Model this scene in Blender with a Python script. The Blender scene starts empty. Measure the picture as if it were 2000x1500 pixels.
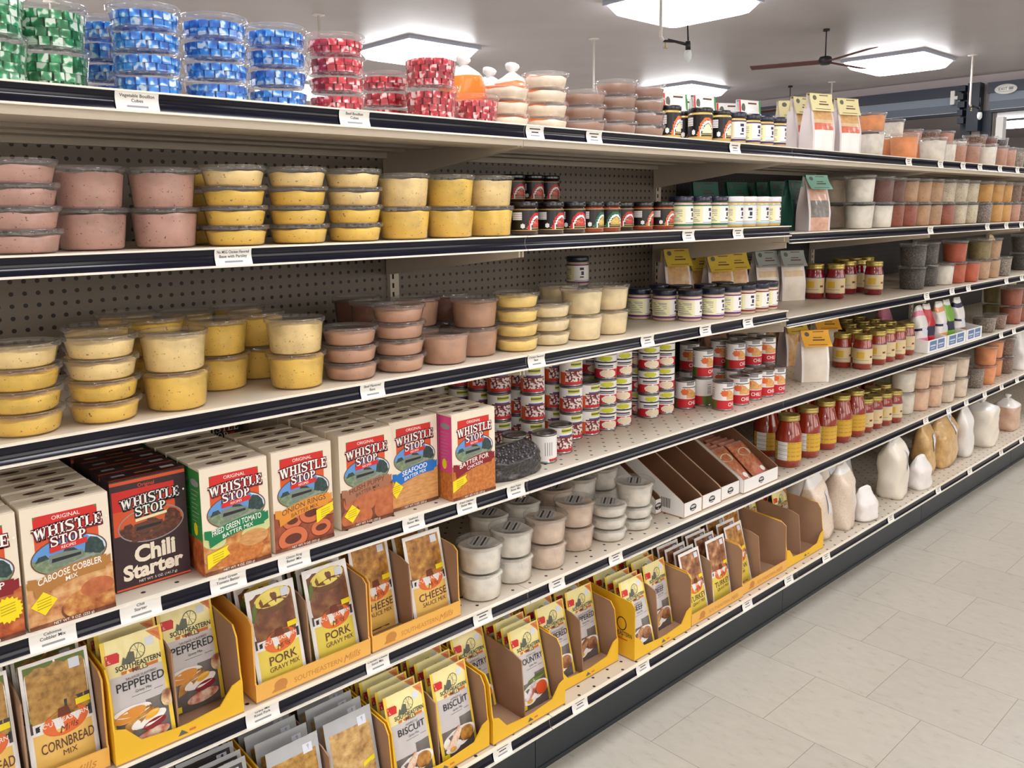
import bpy, math, random
from mathutils import Vector, Matrix
random.seed(7)
S = bpy.context.scene
COL = S.collection
PI = math.pi
# ------------------------------------------------------------------ camera (26 mm-equivalent phone lens, slightly shifted)
FPX, CX, CY = 1649.22, 985.12, 643.32
VR = Vector((0.73081293, -0.68248432, -0.01129643))
VU = Vector((0.10210055, 0.09293716, 0.99042322))
VF = Vector((0.67489847, 0.72496747, -0.13760170))
EYE = Vector((-1.3782, -1.3996, 1.4014))
cd = bpy.data.cameras.new('camera'); cam = bpy.data.objects.new('camera', cd); COL.objects.link(cam)
cd.sensor_fit = 'HORIZONTAL'; cd.sensor_width = 36.0; cd.lens = FPX * 36 / 2000
cd.shift_x = -(CX - 1000) / 2000; cd.shift_y = (CY - 750) / 2000
cd.clip_start = 0.02; cd.clip_end = 100
m = Matrix.Identity(4)
for i in range(3):
    m[i][0], m[i][1], m[i][2], m[i][3] = VR[i], VU[i], -VF[i], EYE[i]
cam.matrix_world = m
S.camera = cam
# ------------------------------------------------------------------ colour management, world, light
S.view_settings.view_transform = 'Standard'; S.view_settings.look = 'None'
S.view_settings.gamma = 1.0; S.view_settings.use_curve_mapping = False
S.view_settings.exposure = 0.3
S.cycles.transparent_max_bounces = 32
S.cycles.max_bounces = 10; S.cycles.diffuse_bounces = 5; S.cycles.glossy_bounces = 4
w = bpy.data.worlds.new('world'); S.world = w; w.use_nodes = True
w.node_tree.nodes['Background'].inputs[0].default_value = (0.8, 0.9, 1.0, 1)
w.node_tree.nodes['Background'].inputs[1].default_value = 0.3
ZC = 3.05                                   # ceiling height
SKY_POWER = 14.0                            # daylight through the diffuser panels in the ceiling
FILL_POWER = 3.0                          # strength of the added glowing fill panels behind the camera
SKYLIGHTS = [(x, y) for x in (-4.25, 0.05, 4.43, 8.52) for y in (-3.6, -0.5, 2.72, 5.6, 8.7)] + [(17.4, 4.0), (17.4, 0.4)]

# ------------------------------------------------------------------ helpers
def lin(c):
    return tuple(((v / 255) / 12.92 if v / 255 <= .04045 else ((v / 255 + .055) / 1.055) ** 2.4) for v in c) + (1,)
def ray(u, v): return VF + VR * ((u - CX) / FPX) - VU * ((v - CY) / FPX)
def gp(u, v, z):                            # point of a level surface seen at a pixel
    d = ray(u, v); t = (z - EYE.z) / d.z; p = EYE + d * t
    return p.x, p.y
def xa(u, y, z):                            # X of the pixel column u on the line (y, z)
    n = VR * FPX - VF * (u - CX)
    return EYE.x - ((y - EYE.y) * n.y + (z - EYE.z) * n.z) / n.x

MATS = {}
def nodes(name):
    mt = bpy.data.materials.new(name); mt.use_nodes = True
    nt = mt.node_tree; b = nt.nodes['Principled BSDF']
    MATS[name] = mt
    return mt, nt, b
def mat(name, c, r=.5, metal=0, coat=0, sp=.5, sss=0):
    mt, nt, b = nodes(name)
    b.inputs['Base Color'].default_value = lin(c); b.inputs['Roughness'].default_value = r
    b.inputs['Metallic'].default_value = metal; b.inputs['Coat Weight'].default_value = coat
    b.inputs['Coat Roughness'].default_value = .08; b.inputs['Specular IOR Level'].default_value = sp
    return mt
def ramp(nt, cols, pos=None, const=False):
    n = nt.nodes.new('ShaderNodeValToRGB'); e = n.color_ramp.elements
    while len(e) < len(cols): e.new(.5)
    for i, c in enumerate(cols):
        e[i].position = pos[i] if pos else i / max(1, len(cols) - 1); e[i].color = lin(c)
    if const: n.color_ramp.interpolation = 'CONSTANT'
    return n
def noisy(name, cols, scale=40, r=.5, coat=0, kind='noise', pos=None, bump=0, sx=(1, 1, 1), detail=4, metal=0, const=False):
    mt, nt, b = nodes(name)
    tc = nt.nodes.new('ShaderNodeTexCoord'); mp = nt.nodes.new('ShaderNodeMapping'); mp.inputs['Scale'].default_value = sx
    nt.links.new(tc.outputs['Object'], mp.inputs[0])
    if kind == 'noise':
        t = nt.nodes.new('ShaderNodeTexNoise'); t.inputs['Scale'].default_value = scale; t.inputs['Detail'].default_value = detail; o = t.outputs[0]
    else:
        t = nt.nodes.new('ShaderNodeTexVoronoi'); t.inputs['Scale'].default_value = scale; o = t.outputs['Distance']
        if kind == 'cells': o = t.outputs['Color']
    nt.links.new(mp.outputs[0], t.inputs['Vector'])
    rp = ramp(nt, cols, pos, const); nt.links.new(o, rp.inputs[0]); nt.links.new(rp.outputs[0], b.inputs['Base Color'])
    b.inputs['Roughness'].default_value = r; b.inputs['Coat Weight'].default_value = coat; b.inputs['Coat Roughness'].default_value = .1
    b.inputs['Metallic'].default_value = metal
    if bump:
        bp = nt.nodes.new('ShaderNodeBump'); bp.inputs['Strength'].default_value = bump; bp.inputs['Distance'].default_value = .003
        nt.links.new(o, bp.inputs['Height']); nt.links.new(bp.outputs[0], b.inputs['Normal'])
    return mt
def food(name, c, speck, amount=.66, scale=230, r=.6, coat=.08):
    # a smooth soft food with fine specks
    mt, nt, b = nodes(name)
    tc = nt.nodes.new('ShaderNodeTexCoord')
    n1 = nt.nodes.new('ShaderNodeTexNoise'); n1.inputs['Scale'].default_value = 28; n1.inputs['Detail'].default_value = 3
    n2 = nt.nodes.new('ShaderNodeTexNoise'); n2.inputs['Scale'].default_value = scale; n2.inputs['Detail'].default_value = 2
    nt.links.new(tc.outputs['Object'], n1.inputs['Vector']); nt.links.new(tc.outputs['Object'], n2.inputs['Vector'])
    dk = tuple(int(v * .9) for v in c); lt = tuple(min(255, int(v * 1.05)) for v in c)
    r1 = ramp(nt, [dk, c, lt], [.3, .5, .7]); nt.links.new(n1.outputs[0], r1.inputs[0])
    r2 = ramp(nt, [(0, 0, 0), (255, 255, 255)], [amount, amount + .05]); nt.links.new(n2.outputs[0], r2.inputs[0])
    mx = nt.nodes.new('ShaderNodeMix'); mx.data_type = 'RGBA'
    nt.links.new(r2.outputs[0], mx.inputs[0]); nt.links.new(r1.outputs[0], mx.inputs[6]); mx.inputs[7].default_value = lin(speck)
    nt.links.new(mx.outputs[2], b.inputs['Base Color'])
    b.inputs['Roughness'].default_value = r; b.inputs['Coat Weight'].default_value = coat
    return mt
def clear(name, tint=(255, 255, 255), haze=.06, rough=.05, refl=1.0, hz=(235, 238, 240)):
    # thin clear plastic: transparent with a Fresnel gloss and a little haze
    mt, nt, b = nodes(name)
    nt.nodes.remove(b); out = nt.nodes['Material Output']
    tr = nt.nodes.new('ShaderNodeBsdfTransparent'); tr.inputs[0].default_value = lin(tint)
    df = nt.nodes.new('ShaderNodeBsdfDiffuse'); df.inputs[0].default_value = lin(hz)
    gl = nt.nodes.new('ShaderNodeBsdfGlossy'); gl.inputs['Roughness'].default_value = rough
    fr = nt.nodes.new('ShaderNodeFresnel'); ge = nt.nodes.new('ShaderNodeNewGeometry')
    ir = nt.nodes.new('ShaderNodeMath'); ir.operation = 'MULTIPLY_ADD'; ir.inputs[1].default_value = 1 / 1.45 - 1.45; ir.inputs[2].default_value = 1.45
    nt.links.new(ge.outputs['Backfacing'], ir.inputs[0]); nt.links.new(ir.outputs[0], fr.inputs[0])   # a thin sheet reflects alike from both sides
    ml = nt.nodes.new('ShaderNodeMath'); ml.operation = 'MULTIPLY'; ml.inputs[1].default_value = refl
    nt.links.new(fr.outputs[0], ml.inputs[0])
    m1 = nt.nodes.new('ShaderNodeMixShader'); m1.inputs[0].default_value = haze
    nt.links.new(tr.outputs[0], m1.inputs[1]); nt.links.new(df.outputs[0], m1.inputs[2])
    m2 = nt.nodes.new('ShaderNodeMixShader'); nt.links.new(ml.outputs[0], m2.inputs[0])
    nt.links.new(m1.outputs[0], m2.inputs[1]); nt.links.new(gl.outputs[0], m2.inputs[2])
    nt.links.new(m2.outputs[0], out.inputs[0])
    return mt
def foil(name, cols, pos):
    # printed foil, each wrapped cube a little different
    mt, nt, b = nodes(name)
    tc = nt.nodes.new('ShaderNodeTexCoord'); g = nt.nodes.new('ShaderNodeNewGeometry')
    n = nt.nodes.new('ShaderNodeTexNoise'); n.inputs['Scale'].default_value = 75; n.inputs['Detail'].default_value = 1
    n.noise_dimensions = '4D'
    nt.links.new(tc.outputs['Object'], n.inputs['Vector'])
    mu = nt.nodes.new('ShaderNodeMath'); mu.operation = 'MULTIPLY'; mu.inputs[1].default_value = 9
    nt.links.new(g.outputs['Random Per Island'], mu.inputs[0]); nt.links.new(mu.outputs[0], n.inputs['W'])
    rp = ramp(nt, cols, pos); nt.links.new(n.outputs[0], rp.inputs[0]); nt.links.new(rp.outputs[0], b.inputs['Base Color'])
    b.inputs['Roughness'].default_value = .32; b.inputs['Metallic'].default_value = .15; b.inputs['Coat Weight'].default_value = .3
    return mt
def emit(name, c, s):
    mt, nt, b = nodes(name)
    b.inputs['Base Color'].default_value = (0, 0, 0, 1)
    b.inputs['Emission Color'].default_value = lin(c); b.inputs['Emission Strength'].default_value = s
    return mt

class MB:
    """collects faces with their own materials and links them as ONE mesh"""
    def __init__(s): s.v = []; s.f = []; s.mi = []; s.sm = []; s.sl = []
    def ms(s, mt):
        if isinstance(mt, str): mt = MATS[mt]
        if mt not in s.sl: s.sl.append(mt)
        return s.sl.index(mt)
    def add(s, vs, fs, mt, smooth=False):
        o = len(s.v); s.v.extend(vs)
        many = isinstance(mt, list)
        if not many: k = s.ms(mt)
        for i, f in enumerate(fs):
            s.f.append([o + j for j in f]); s.mi.append(s.ms(mt[i]) if many else k); s.sm.append(smooth)
    def poly(s, pts, mt): s.add(list(pts), [list(range(len(pts)))], mt)
    def box(s, a, b, mt):
        (x0, y0, z0), (x1, y1, z1) = a, b
        vs = [(x0, y0, z0), (x1, y0, z0), (x1, y1, z0), (x0, y1, z0), (x0, y0, z1), (x1, y0, z1), (x1, y1, z1), (x0, y1, z1)]
        s.add(vs, [[3, 2, 1, 0], [4, 5, 6, 7], [0, 1, 5, 4], [1, 2, 6, 5], [2, 3, 7, 6], [3, 0, 4, 7]], mt)
    def lathe(s, prof, mt, n=32, c=(0, 0), smooth=True, wob=None):
        vs = []; fs = []
        for i, (r, z) in enumerate(prof):
            for k in range(n):
                a = 2 * PI * k / n
                dz = wob(i, a) if wob else 0
                vs.append((c[0] + r * math.cos(a), c[1] + r * math.sin(a), z + dz))
        for i in range(len(prof) - 1):
            for k in range(n):
                k2 = (k + 1) % n
                fs.append([i * n + k, i * n + k2, (i + 1) * n + k2, (i + 1) * n + k])
        s.add(vs, fs, mt, smooth)
    def prism(s, pts, x0, x1, mt, side=None, left=None):
        # outline in (y, z) extruded along x; side: material of the edge faces, left: of the -x face
        n = len(pts); vs = [(x0, y, z) for y, z in pts] + [(x1, y, z) for y, z in pts]
        fs = [list(range(n))[::-1], [n + i for i in range(n)]] + [[i, (i + 1) % n, n + (i + 1) % n, n + i] for i in range(n)]
        s.add(vs, fs, [left or mt, mt] + [side or mt] * n)
    def tube(s, pts, r, mt, n=8):
        vs = []; fs = []
        P = [Vector(p) for p in pts]
        for i, p in enumerate(P):
            t = (P[min(i + 1, len(P) - 1)] - P[max(i - 1, 0)]).normalized()
            a = t.orthogonal().normalized() if i == 0 else (pa - t * pa.dot(t)).normalized()
            pa = a; b = t.cross(a); rr = r[i] if isinstance(r, (list, tuple)) else r
            for k in range(n):
                g = 2 * PI * k / n; vs.append(tuple(p + (a * math.cos(g) + b * math.sin(g)) * rr))
        for i in range(len(P) - 1):
            for k in range(n): fs.append([i * n + k, i * n + (k + 1) % n, (i + 1) * n + (k + 1) % n, (i + 1) * n + k])
        fs.append(list(range(n))[::-1]); fs.append([(len(P) - 1) * n + k for k in range(n)])
        s.add(vs, fs, mt, True)
    def grid(s, fn, nx, ny, cf, smooth=True, wrapx=False):
        # fn(a, b) -> point, a and b in 0..1; cf(a, b) -> material of a face
        mx = nx if wrapx else nx + 1
        vs = [fn(i / nx, j / ny) for j in range(ny + 1) for i in range(mx)]
        fs = []; ms = []
        for j in range(ny):
            for i in range(nx):
                i2 = (i + 1) % mx
                fs.append([j * mx + i, j * mx + i2, (j + 1) * mx + i2, (j + 1) * mx + i])
                ms.append(cf((i + .5) / nx, (j + .5) / ny) if callable(cf) else cf)
        s.add(vs, fs, ms, smooth)
    def mesh(s, name):
        me = bpy.data.meshes.new(name); me.from_pydata(s.v, [], s.f)
        for mt in s.sl: me.materials.append(mt)
        me.polygons.foreach_set('material_index', s.mi); me.polygons.foreach_set('use_smooth', s.sm)
        me.validate(); me.update()
        return me

# text --------------------------------------------------------------
TXT = {}
def text2d(t, off=0.0):
    """flat outline of a text: cap height 1, left edge 0 -> (points, faces, width)"""
    k = (t, off)
    if k not in TXT:
        c = bpy.data.curves.new('t', 'FONT'); c.body = t; c.size = 1.4; c.resolution_u = 3; c.offset = off
        o = bpy.data.objects.new('t', c); me = o.to_mesh()
        vs = [(v.co.x, v.co.y) for v in me.vertices]; fs = [list(p.vertices) for p in me.polygons]
        o.to_mesh_clear(); bpy.data.objects.remove(o); bpy.data.curves.remove(c)
        x0 = min(v[0] for v in vs) if vs else 0; x1 = max(v[0] for v in vs) if vs else 1
        TXT[k] = ([(a - x0, b) for a, b in vs], fs, x1 - x0)
    return TXT[k]
# slab-serif capitals for the carton headline
def serif2d(t):
    vs = []; fs = []; x = 0
    def q(*p): fs.append([len(vs) + i for i in range(len(p))]); vs.extend((x + a, b) for a, b in p)
    def rect(a, b, c, d): q((a, b), (c, b), (c, d), (a, d))
    def stem(a, w=.2): rect(a, 0, a + w, 1); rect(a - .09, 0, a + w + .09, .09); rect(a - .09, .91, a + w + .09, 1)
    for ch in t:
        if ch == 'W':
            for a, b, w_ in ((.05, .33, .2), (.48, .36, .1), (.46, .74, .2), (.96, .79, .1)): q((a, 1), (b, 0), (b + w_, 0), (a + w_, 1))
            rect(-.05, .92, .32, 1); rect(.4, .92, .7, 1); rect(.84, .92, 1.16, 1); adv = 1.2
        elif ch == 'H': stem(.1); stem(.62); rect(.25, .44, .7, .56); adv = 1.0
        elif ch == 'I': stem(.1); adv = .46
        elif ch == 'T': rect(.3, 0, .5, 1); rect(.2, 0, .6, .09); rect(.02, .88, .78, 1); rect(.02, .7, .1, .9); rect(.7, .7, .78, .9); adv = .84
        elif ch in 'LE':
            stem(.1); rect(.2, 0, .68, .12); rect(.6, 0, .68, .3)
            if ch == 'E': rect(.2, .88, .64, 1); rect(.57, .72, .64, 1); rect(.2, .45, .5, .56); rect(.44, .37, .5, .64)
            adv = .78
        elif ch in 'OP':
            if ch == 'P': stem(.1)
            cx, cy, rx, ry, a0, a1 = (.46, .5, .42, .52, 0, 2 * PI) if ch == 'O' else (.3, .71, .4, .29, -PI / 2, PI / 2)
            n = 18
            for i in range(n):
                g, h = a0 + (a1 - a0) * i / n, a0 + (a1 - a0) * (i + 1) / n
                f = lambda a, s: (cx + (rx - (s * (.08 + .12 * abs(math.cos(a))))) * math.cos(a), cy + (ry - s * .1) * math.sin(a))
                q(f(g, 0), f(h, 0), f(h, 1), f(g, 1))
            adv = .96 if ch == 'O' else .8
        elif ch == 'S':
            P = [(.68, .72), (.66, .86), (.52, .96), (.34, .97), (.16, .9), (.1, .74), (.2, .6), (.4, .51), (.6, .4), (.68, .26), (.6, .1), (.4, .03), (.22, .04), (.1, .14), (.08, .3)]
            W = [.03, .06, .05, .05, .07, .09, .1, .11, .1, .09, .07, .05, .05, .06, .03]
            L = []; R_ = []
            for i, p in enumerate(P):
                a, b = P[max(0, i - 1)], P[min(len(P) - 1, i + 1)]; dx, dy = b[0] - a[0], b[1] - a[1]; l = math.hypot(dx, dy)
                L.append((p[0] - dy / l * W[i], p[1] + dx / l * W[i])); R_.append((p[0] + dy / l * W[i], p[1] - dx / l * W[i]))
            for i in range(len(P) - 1): q(L[i], L[i + 1], R_[i + 1], R_[i])
            rect(.62, .66, .7, 1.0); rect(.06, 0, .14, .36); adv = .82
        else: adv = .4
        x += adv
    return vs, fs, x

class Print:
    """flat printing laid over a surface: surf(x, y, lift) -> point"""
    def __init__(s, mb, surf, clip=None): s.mb = mb; s.f = surf; s.k = 0; s.c = clip
    def lift(s): s.k += 1; return .0003 + s.k * .00003
    def rect(s, x0, y0, x1, y1, mt, nx=1, ny=1):
        l = s.lift(); s.mb.grid(lambda a, b: s.f(x0 + (x1 - x0) * a, y0 + (y1 - y0) * b, l), nx, ny, mt, False)
    def poly(s, pts, mt):
        l = s.lift()
        if s.c: pts = [(min(s.c[2], max(s.c[0], x)), min(s.c[3], max(s.c[1], y))) for x, y in pts]
        s.mb.poly([s.f(x, y, l) for x, y in pts], mt)
    def ell(s, cx, cy, rx, ry, mt, n=28, rot=0):
        c, d = math.cos(rot), math.sin(rot)
        s.poly([(cx + rx * math.cos(2 * PI * i / n) * c - ry * math.sin(2 * PI * i / n) * d, cy + rx * math.cos(2 * PI * i / n) * d + ry * math.sin(2 * PI * i / n) * c) for i in range(n)], mt)
    def ring(s, cx, cy, rx, ry, t, mt, n=28):
        l = s.lift(); c = s.c or (-9, -9, 9, 9)
        s.mb.grid(lambda a, b: s.f(min(c[2], max(c[0], cx + (rx - t * b) * math.cos(2 * PI * a))), min(c[3], max(c[1], cy + (ry - t * b) * math.sin(2 * PI * a))), l), n, 1, mt, False)
    def star(s, cx, cy, r, mt, n=16):
        s.poly([(cx + (r if i % 2 else r * .82) * math.cos(PI * i / n), cy + (r if i % 2 else r * .82) * math.sin(PI * i / n)) for i in range(2 * n)], mt)
    def text(s, t, cx, cy, h, mt, maxw=None, off=0, slant=0, arc=0, fn=None, sk=0, dx=0, dy=0):
        vs, fs, wd = fn(t) if fn else text2d(t, off)
        if not vs: return
        sx = h if maxw is None or wd * h <= maxw else maxw / wd
        l = s.lift(); pts = []
        for a, b in vs:
            x = (a - wd / 2) * sx; pts.append(s.f(cx + x + b * h * sk + dx, cy + (b - .5) * h + x * slant + arc * x * x + dy, l))
        s.mb.add(pts, fs, mt)

# objects -----------------------------------------------------------
LABELS = {}
def tag(o, label, cat, group=None, kind=None):
    o['label'] = label; o['category'] = cat
    if group: o['group'] = group
    if kind: o['kind'] = kind
    n = len(label.split())
    if not 4 <= n <= 16: print('LABEL LENGTH', n, label)
    if label in LABELS: print('DUPLICATE LABEL', label)
    LABELS[label] = 1
def ob(name, me, parent=None, loc=None, rot=None, label=None):
    o = bpy.data.objects.new(name, me); COL.objects.link(o)
    if parent: o.parent = parent
    if loc: o.location = loc
    if rot: o.rotation_euler = rot
    if label: o['label'] = label
    return o
def thing(name, label, cat, parts, loc=(0, 0, 0), rz=0, group=None, rx=0, ry=0, scale=None):
    """parts: [(part name, mesh, {options})]; a thing of one part is a single mesh"""
    rot = (rx, ry, rz)
    if len(parts) == 1 and not parts[0][2:]: o = ob(name, parts[0][1], None, loc, rot)
    else:
        o = ob(name, None, None, loc, rot); o.empty_display_size = .02
        for p in parts:
            e = p[2] if len(p) > 2 else {}
            c = ob(p[0], p[1], o, e.get('loc'), e.get('rot'), e.get('label'))
            if e.get('kind'): c['kind'] = e['kind']
            for q in e.get('sub', ()): ob(q[0], q[1], c, None, None, q[2] if len(q) > 2 else None)
    if scale: o.scale = scale
    tag(o, label, cat, group)
    return o
def struct(name, me, label=None, parent=None, loc=None):
    o = ob(name, me, parent, loc)
    if not parent: o['kind'] = 'structure'
    if label: o['label'] = label
    return o
ORD = ['first', 'second', 'third', 'fourth', 'fifth', 'sixth', 'seventh', 'eighth', 'ninth', 'tenth', 'eleventh', 'twelfth', 'thirteenth', 'fourteenth', 'fifteenth', 'sixteenth']
LEV = {1: [''], 2: ['bottom', 'top'], 3: ['bottom', 'middle', 'top'], 4: ['bottom', 'second up', 'third up', 'top'], 5: ['bottom', 'second up', 'middle', 'fourth up', 'top']}
# ------------------------------------------------------------------ materials of the room and the shelving
mat('beige_metal', (206, 195, 178), .42); mat('white_lip', (240, 234, 220), .35); mat('navy_insert', (8, 11, 30), .12, sp=.35)
mat('kick_metal', (42, 48, 54), .38); mat('slot_dark', (12, 11, 10), .8); mat('white_paper', (243, 242, 238), .6); mat('ink', (40, 40, 44), .7)
mat('grey_ink', (150, 150, 152), .7); mat('wall_paint', (200, 190, 190), .7); mat('slate', (92, 102, 116), .5); mat('slate_light', (124, 134, 148), .5)
mat('slate_dark', (52, 58, 72), .5); mat('dark_frame', (20, 32, 48), .45); mat('white_metal', (226, 224, 220), .4); mat('pipe_white', (214, 206, 198), .45)
mat('fan_wood', (88, 38, 34), .5); mat('iron', (52, 50, 54), .45, .6); mat('brass', (190, 170, 120), .35, .8); mat('mantle', (225, 232, 228), .6)
emit('window_day', (255, 247, 236), FILL_POWER); emit('daylight', (250, 250, 252), SKY_POWER)  # glow of the added fill panels, then daylight of the ceiling diffusers
mat('panel_frame', (170, 175, 190), .5)
def dotted(name, base, hole, step, r, axes, stagger=False, rough=.5):
    mt, nt, b = nodes(name); L = nt.links.new
    tc = nt.nodes.new('ShaderNodeTexCoord'); outs = []
    for off in ([0, .5] if stagger else [0]):
        s = nt.nodes.new('ShaderNodeVectorMath'); s.operation = 'MULTIPLY_ADD'
        s.inputs[1].default_value = [a / step for a in axes]; s.inputs[2].default_value = [a * (.5 + off) for a in axes]
        L(tc.outputs['Object'], s.inputs[0])
        f = nt.nodes.new('ShaderNodeVectorMath'); f.operation = 'FRACTION'; L(s.outputs[0], f.inputs[0])
        d = nt.nodes.new('ShaderNodeVectorMath'); d.operation = 'DISTANCE'; L(f.outputs[0], d.inputs[0]); d.inputs[1].default_value = [a * .5 for a in axes]
        g = nt.nodes.new('ShaderNodeMath'); g.operation = 'LESS_THAN'; L(d.outputs['Value'], g.inputs[0]); g.inputs[1].default_value = r / step
        outs.append(g)
    o = outs[0]
    if stagger:
        o = nt.nodes.new('ShaderNodeMath'); o.operation = 'MAXIMUM'; L(outs[0].outputs[0], o.inputs[0]); L(outs[1].outputs[0], o.inputs[1])
    mx = nt.nodes.new('ShaderNodeMix'); mx.data_type = 'RGBA'; L(o.outputs[0], mx.inputs[0])
    mx.inputs[6].default_value = lin(base); mx.inputs[7].default_value = lin(hole); L(mx.outputs[2], b.inputs['Base Color'])
    b.inputs['Roughness'].default_value = rough
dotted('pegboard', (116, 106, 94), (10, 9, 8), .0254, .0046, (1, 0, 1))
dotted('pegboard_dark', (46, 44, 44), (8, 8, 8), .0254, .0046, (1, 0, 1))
dotted('deck_holes', (208, 198, 182), (14, 12, 10), .058, .0042, (1, 1, 0), True, .4)
# vinyl floor tile: staggered 305 mm tiles, mottled, waxed
mt, nt, b = nodes('floor_tile'); L = nt.links.new
tc = nt.nodes.new('ShaderNodeTexCoord'); mp = nt.nodes.new('ShaderNodeMapping'); mp.inputs['Rotation'].default_value = (0, 0, PI / 2)
mp.inputs['Location'].default_value = (.015, -.009 + .305, 0)
L(tc.outputs['Object'], mp.inputs[0])
br = nt.nodes.new('ShaderNodeTexBrick'); br.offset = .5; br.inputs['Scale'].default_value = 1; br.inputs['Brick Width'].default_value = .305
br.inputs['Row Height'].default_value = .305; br.inputs['Mortar Size'].default_value = .0011; br.inputs['Mortar Smooth'].default_value = .3
br.inputs['Color1'].default_value = lin((205, 200, 188)); br.inputs['Color2'].default_value = lin((198, 193, 182)); br.inputs['Mortar'].default_value = lin((150, 142, 130))
L(mp.outputs[0], br.inputs['Vector'])
n1 = nt.nodes.new('ShaderNodeTexNoise'); n1.inputs['Scale'].default_value = 40; n1.inputs['Detail'].default_value = 8; n1.inputs['Roughness'].default_value = .7; mq = nt.nodes.new('ShaderNodeMapping'); mq.inputs['Scale'].default_value = (1, .45, 1); L(tc.outputs['Object'], mq.inputs[0]); L(mq.outputs[0], n1.inputs['Vector'])
r1 = ramp(nt, [(178, 172, 160), (236, 236, 234), (255, 255, 255)], [.3, .42, .7]); L(n1.outputs[0], r1.inputs[0])
mx = nt.nodes.new('ShaderNodeMix'); mx.data_type = 'RGBA'; mx.blend_type = 'MULTIPLY'; mx.inputs[0].default_value = .5
L(br.outputs[0], mx.inputs[6]); L(r1.outputs[0], mx.inputs[7]); L(mx.outputs[2], b.inputs['Base Color'])
n2 = nt.nodes.new('ShaderNodeTexNoise'); n2.inputs['Scale'].default_value = 3; L(tc.outputs['Object'], n2.inputs['Vector'])
mr = nt.nodes.new('ShaderNodeMapRange'); L(n2.outputs[0], mr.inputs[0]); mr.inputs[3].default_value = .22; mr.inputs[4].default_value = .42; L(mr.outputs[0], b.inputs['Roughness'])
bp = nt.nodes.new('ShaderNodeBump'); bp.inputs['Strength'].default_value = .12; bp.inputs['Distance'].default_value = .004; L(n2.outputs[0], bp.inputs['Height']); L(bp.outputs[0], b.inputs['Normal'])
# painted metal ceiling with soft dents
noisy('ceiling_paint', [(176, 168, 168), (188, 181, 181), (196, 190, 190)], 2.2, .38, bump=.25, detail=3)

# ------------------------------------------------------------------ the room
XL, XR, YF, YB = -6.5, 10.6, -5.2, 11.0
a = MB(); a.box((XL, YF, -.05), (22, YB, 0), 'floor_tile'); struct('floor', a.mesh('floor'))
a = MB()
a.box((XL, YF, ZC), (22, YB, ZC + .05), 'ceiling_paint'); struct('ceiling', a.mesh('ceiling'))
for nm, p, q in (('wall_left', (XL - .1, YF, 0), (XL, YB, ZC)), ('wall_front', (XL, YF - .1, 0), (22, YF, ZC)), ('wall_back', (XL, YB, 0), (22, YB + .1, ZC)), ('wall_end', (22, YF, 0), (22.1, YB, ZC))):
    a = MB(); a.box(p, q, 'wall_paint'); struct(nm, a.mesh(nm))
# added window-shaped glowing panels, unseen behind the camera, to light the shelf fronts
for k, x in enumerate((-4.2, -.6, 3.0, 6.6)):
    r = ob('window_%d' % (k + 1), None, None, (x, YF, 1.75)); r['kind'] = 'structure'
    a = MB(); a.box((-1.3, .002, -.75), (1.3, .01, .75), 'window_day'); ob('pane', a.mesh('pane'), r)
    a = MB()
    for p, q in (((-1.36, -.81), (1.36, -.75)), ((-1.36, .75), (1.36, .81)), ((-1.36, -.75), (-1.3, .75)), ((1.3, -.75), (1.36, .75)), ((-.02, -.75), (.02, .75))): a.box((p[0], .002, p[1]), (q[0], .04, q[1]), 'white_metal')
    ob('window_frame', a.mesh('window_frame'), r)
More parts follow.
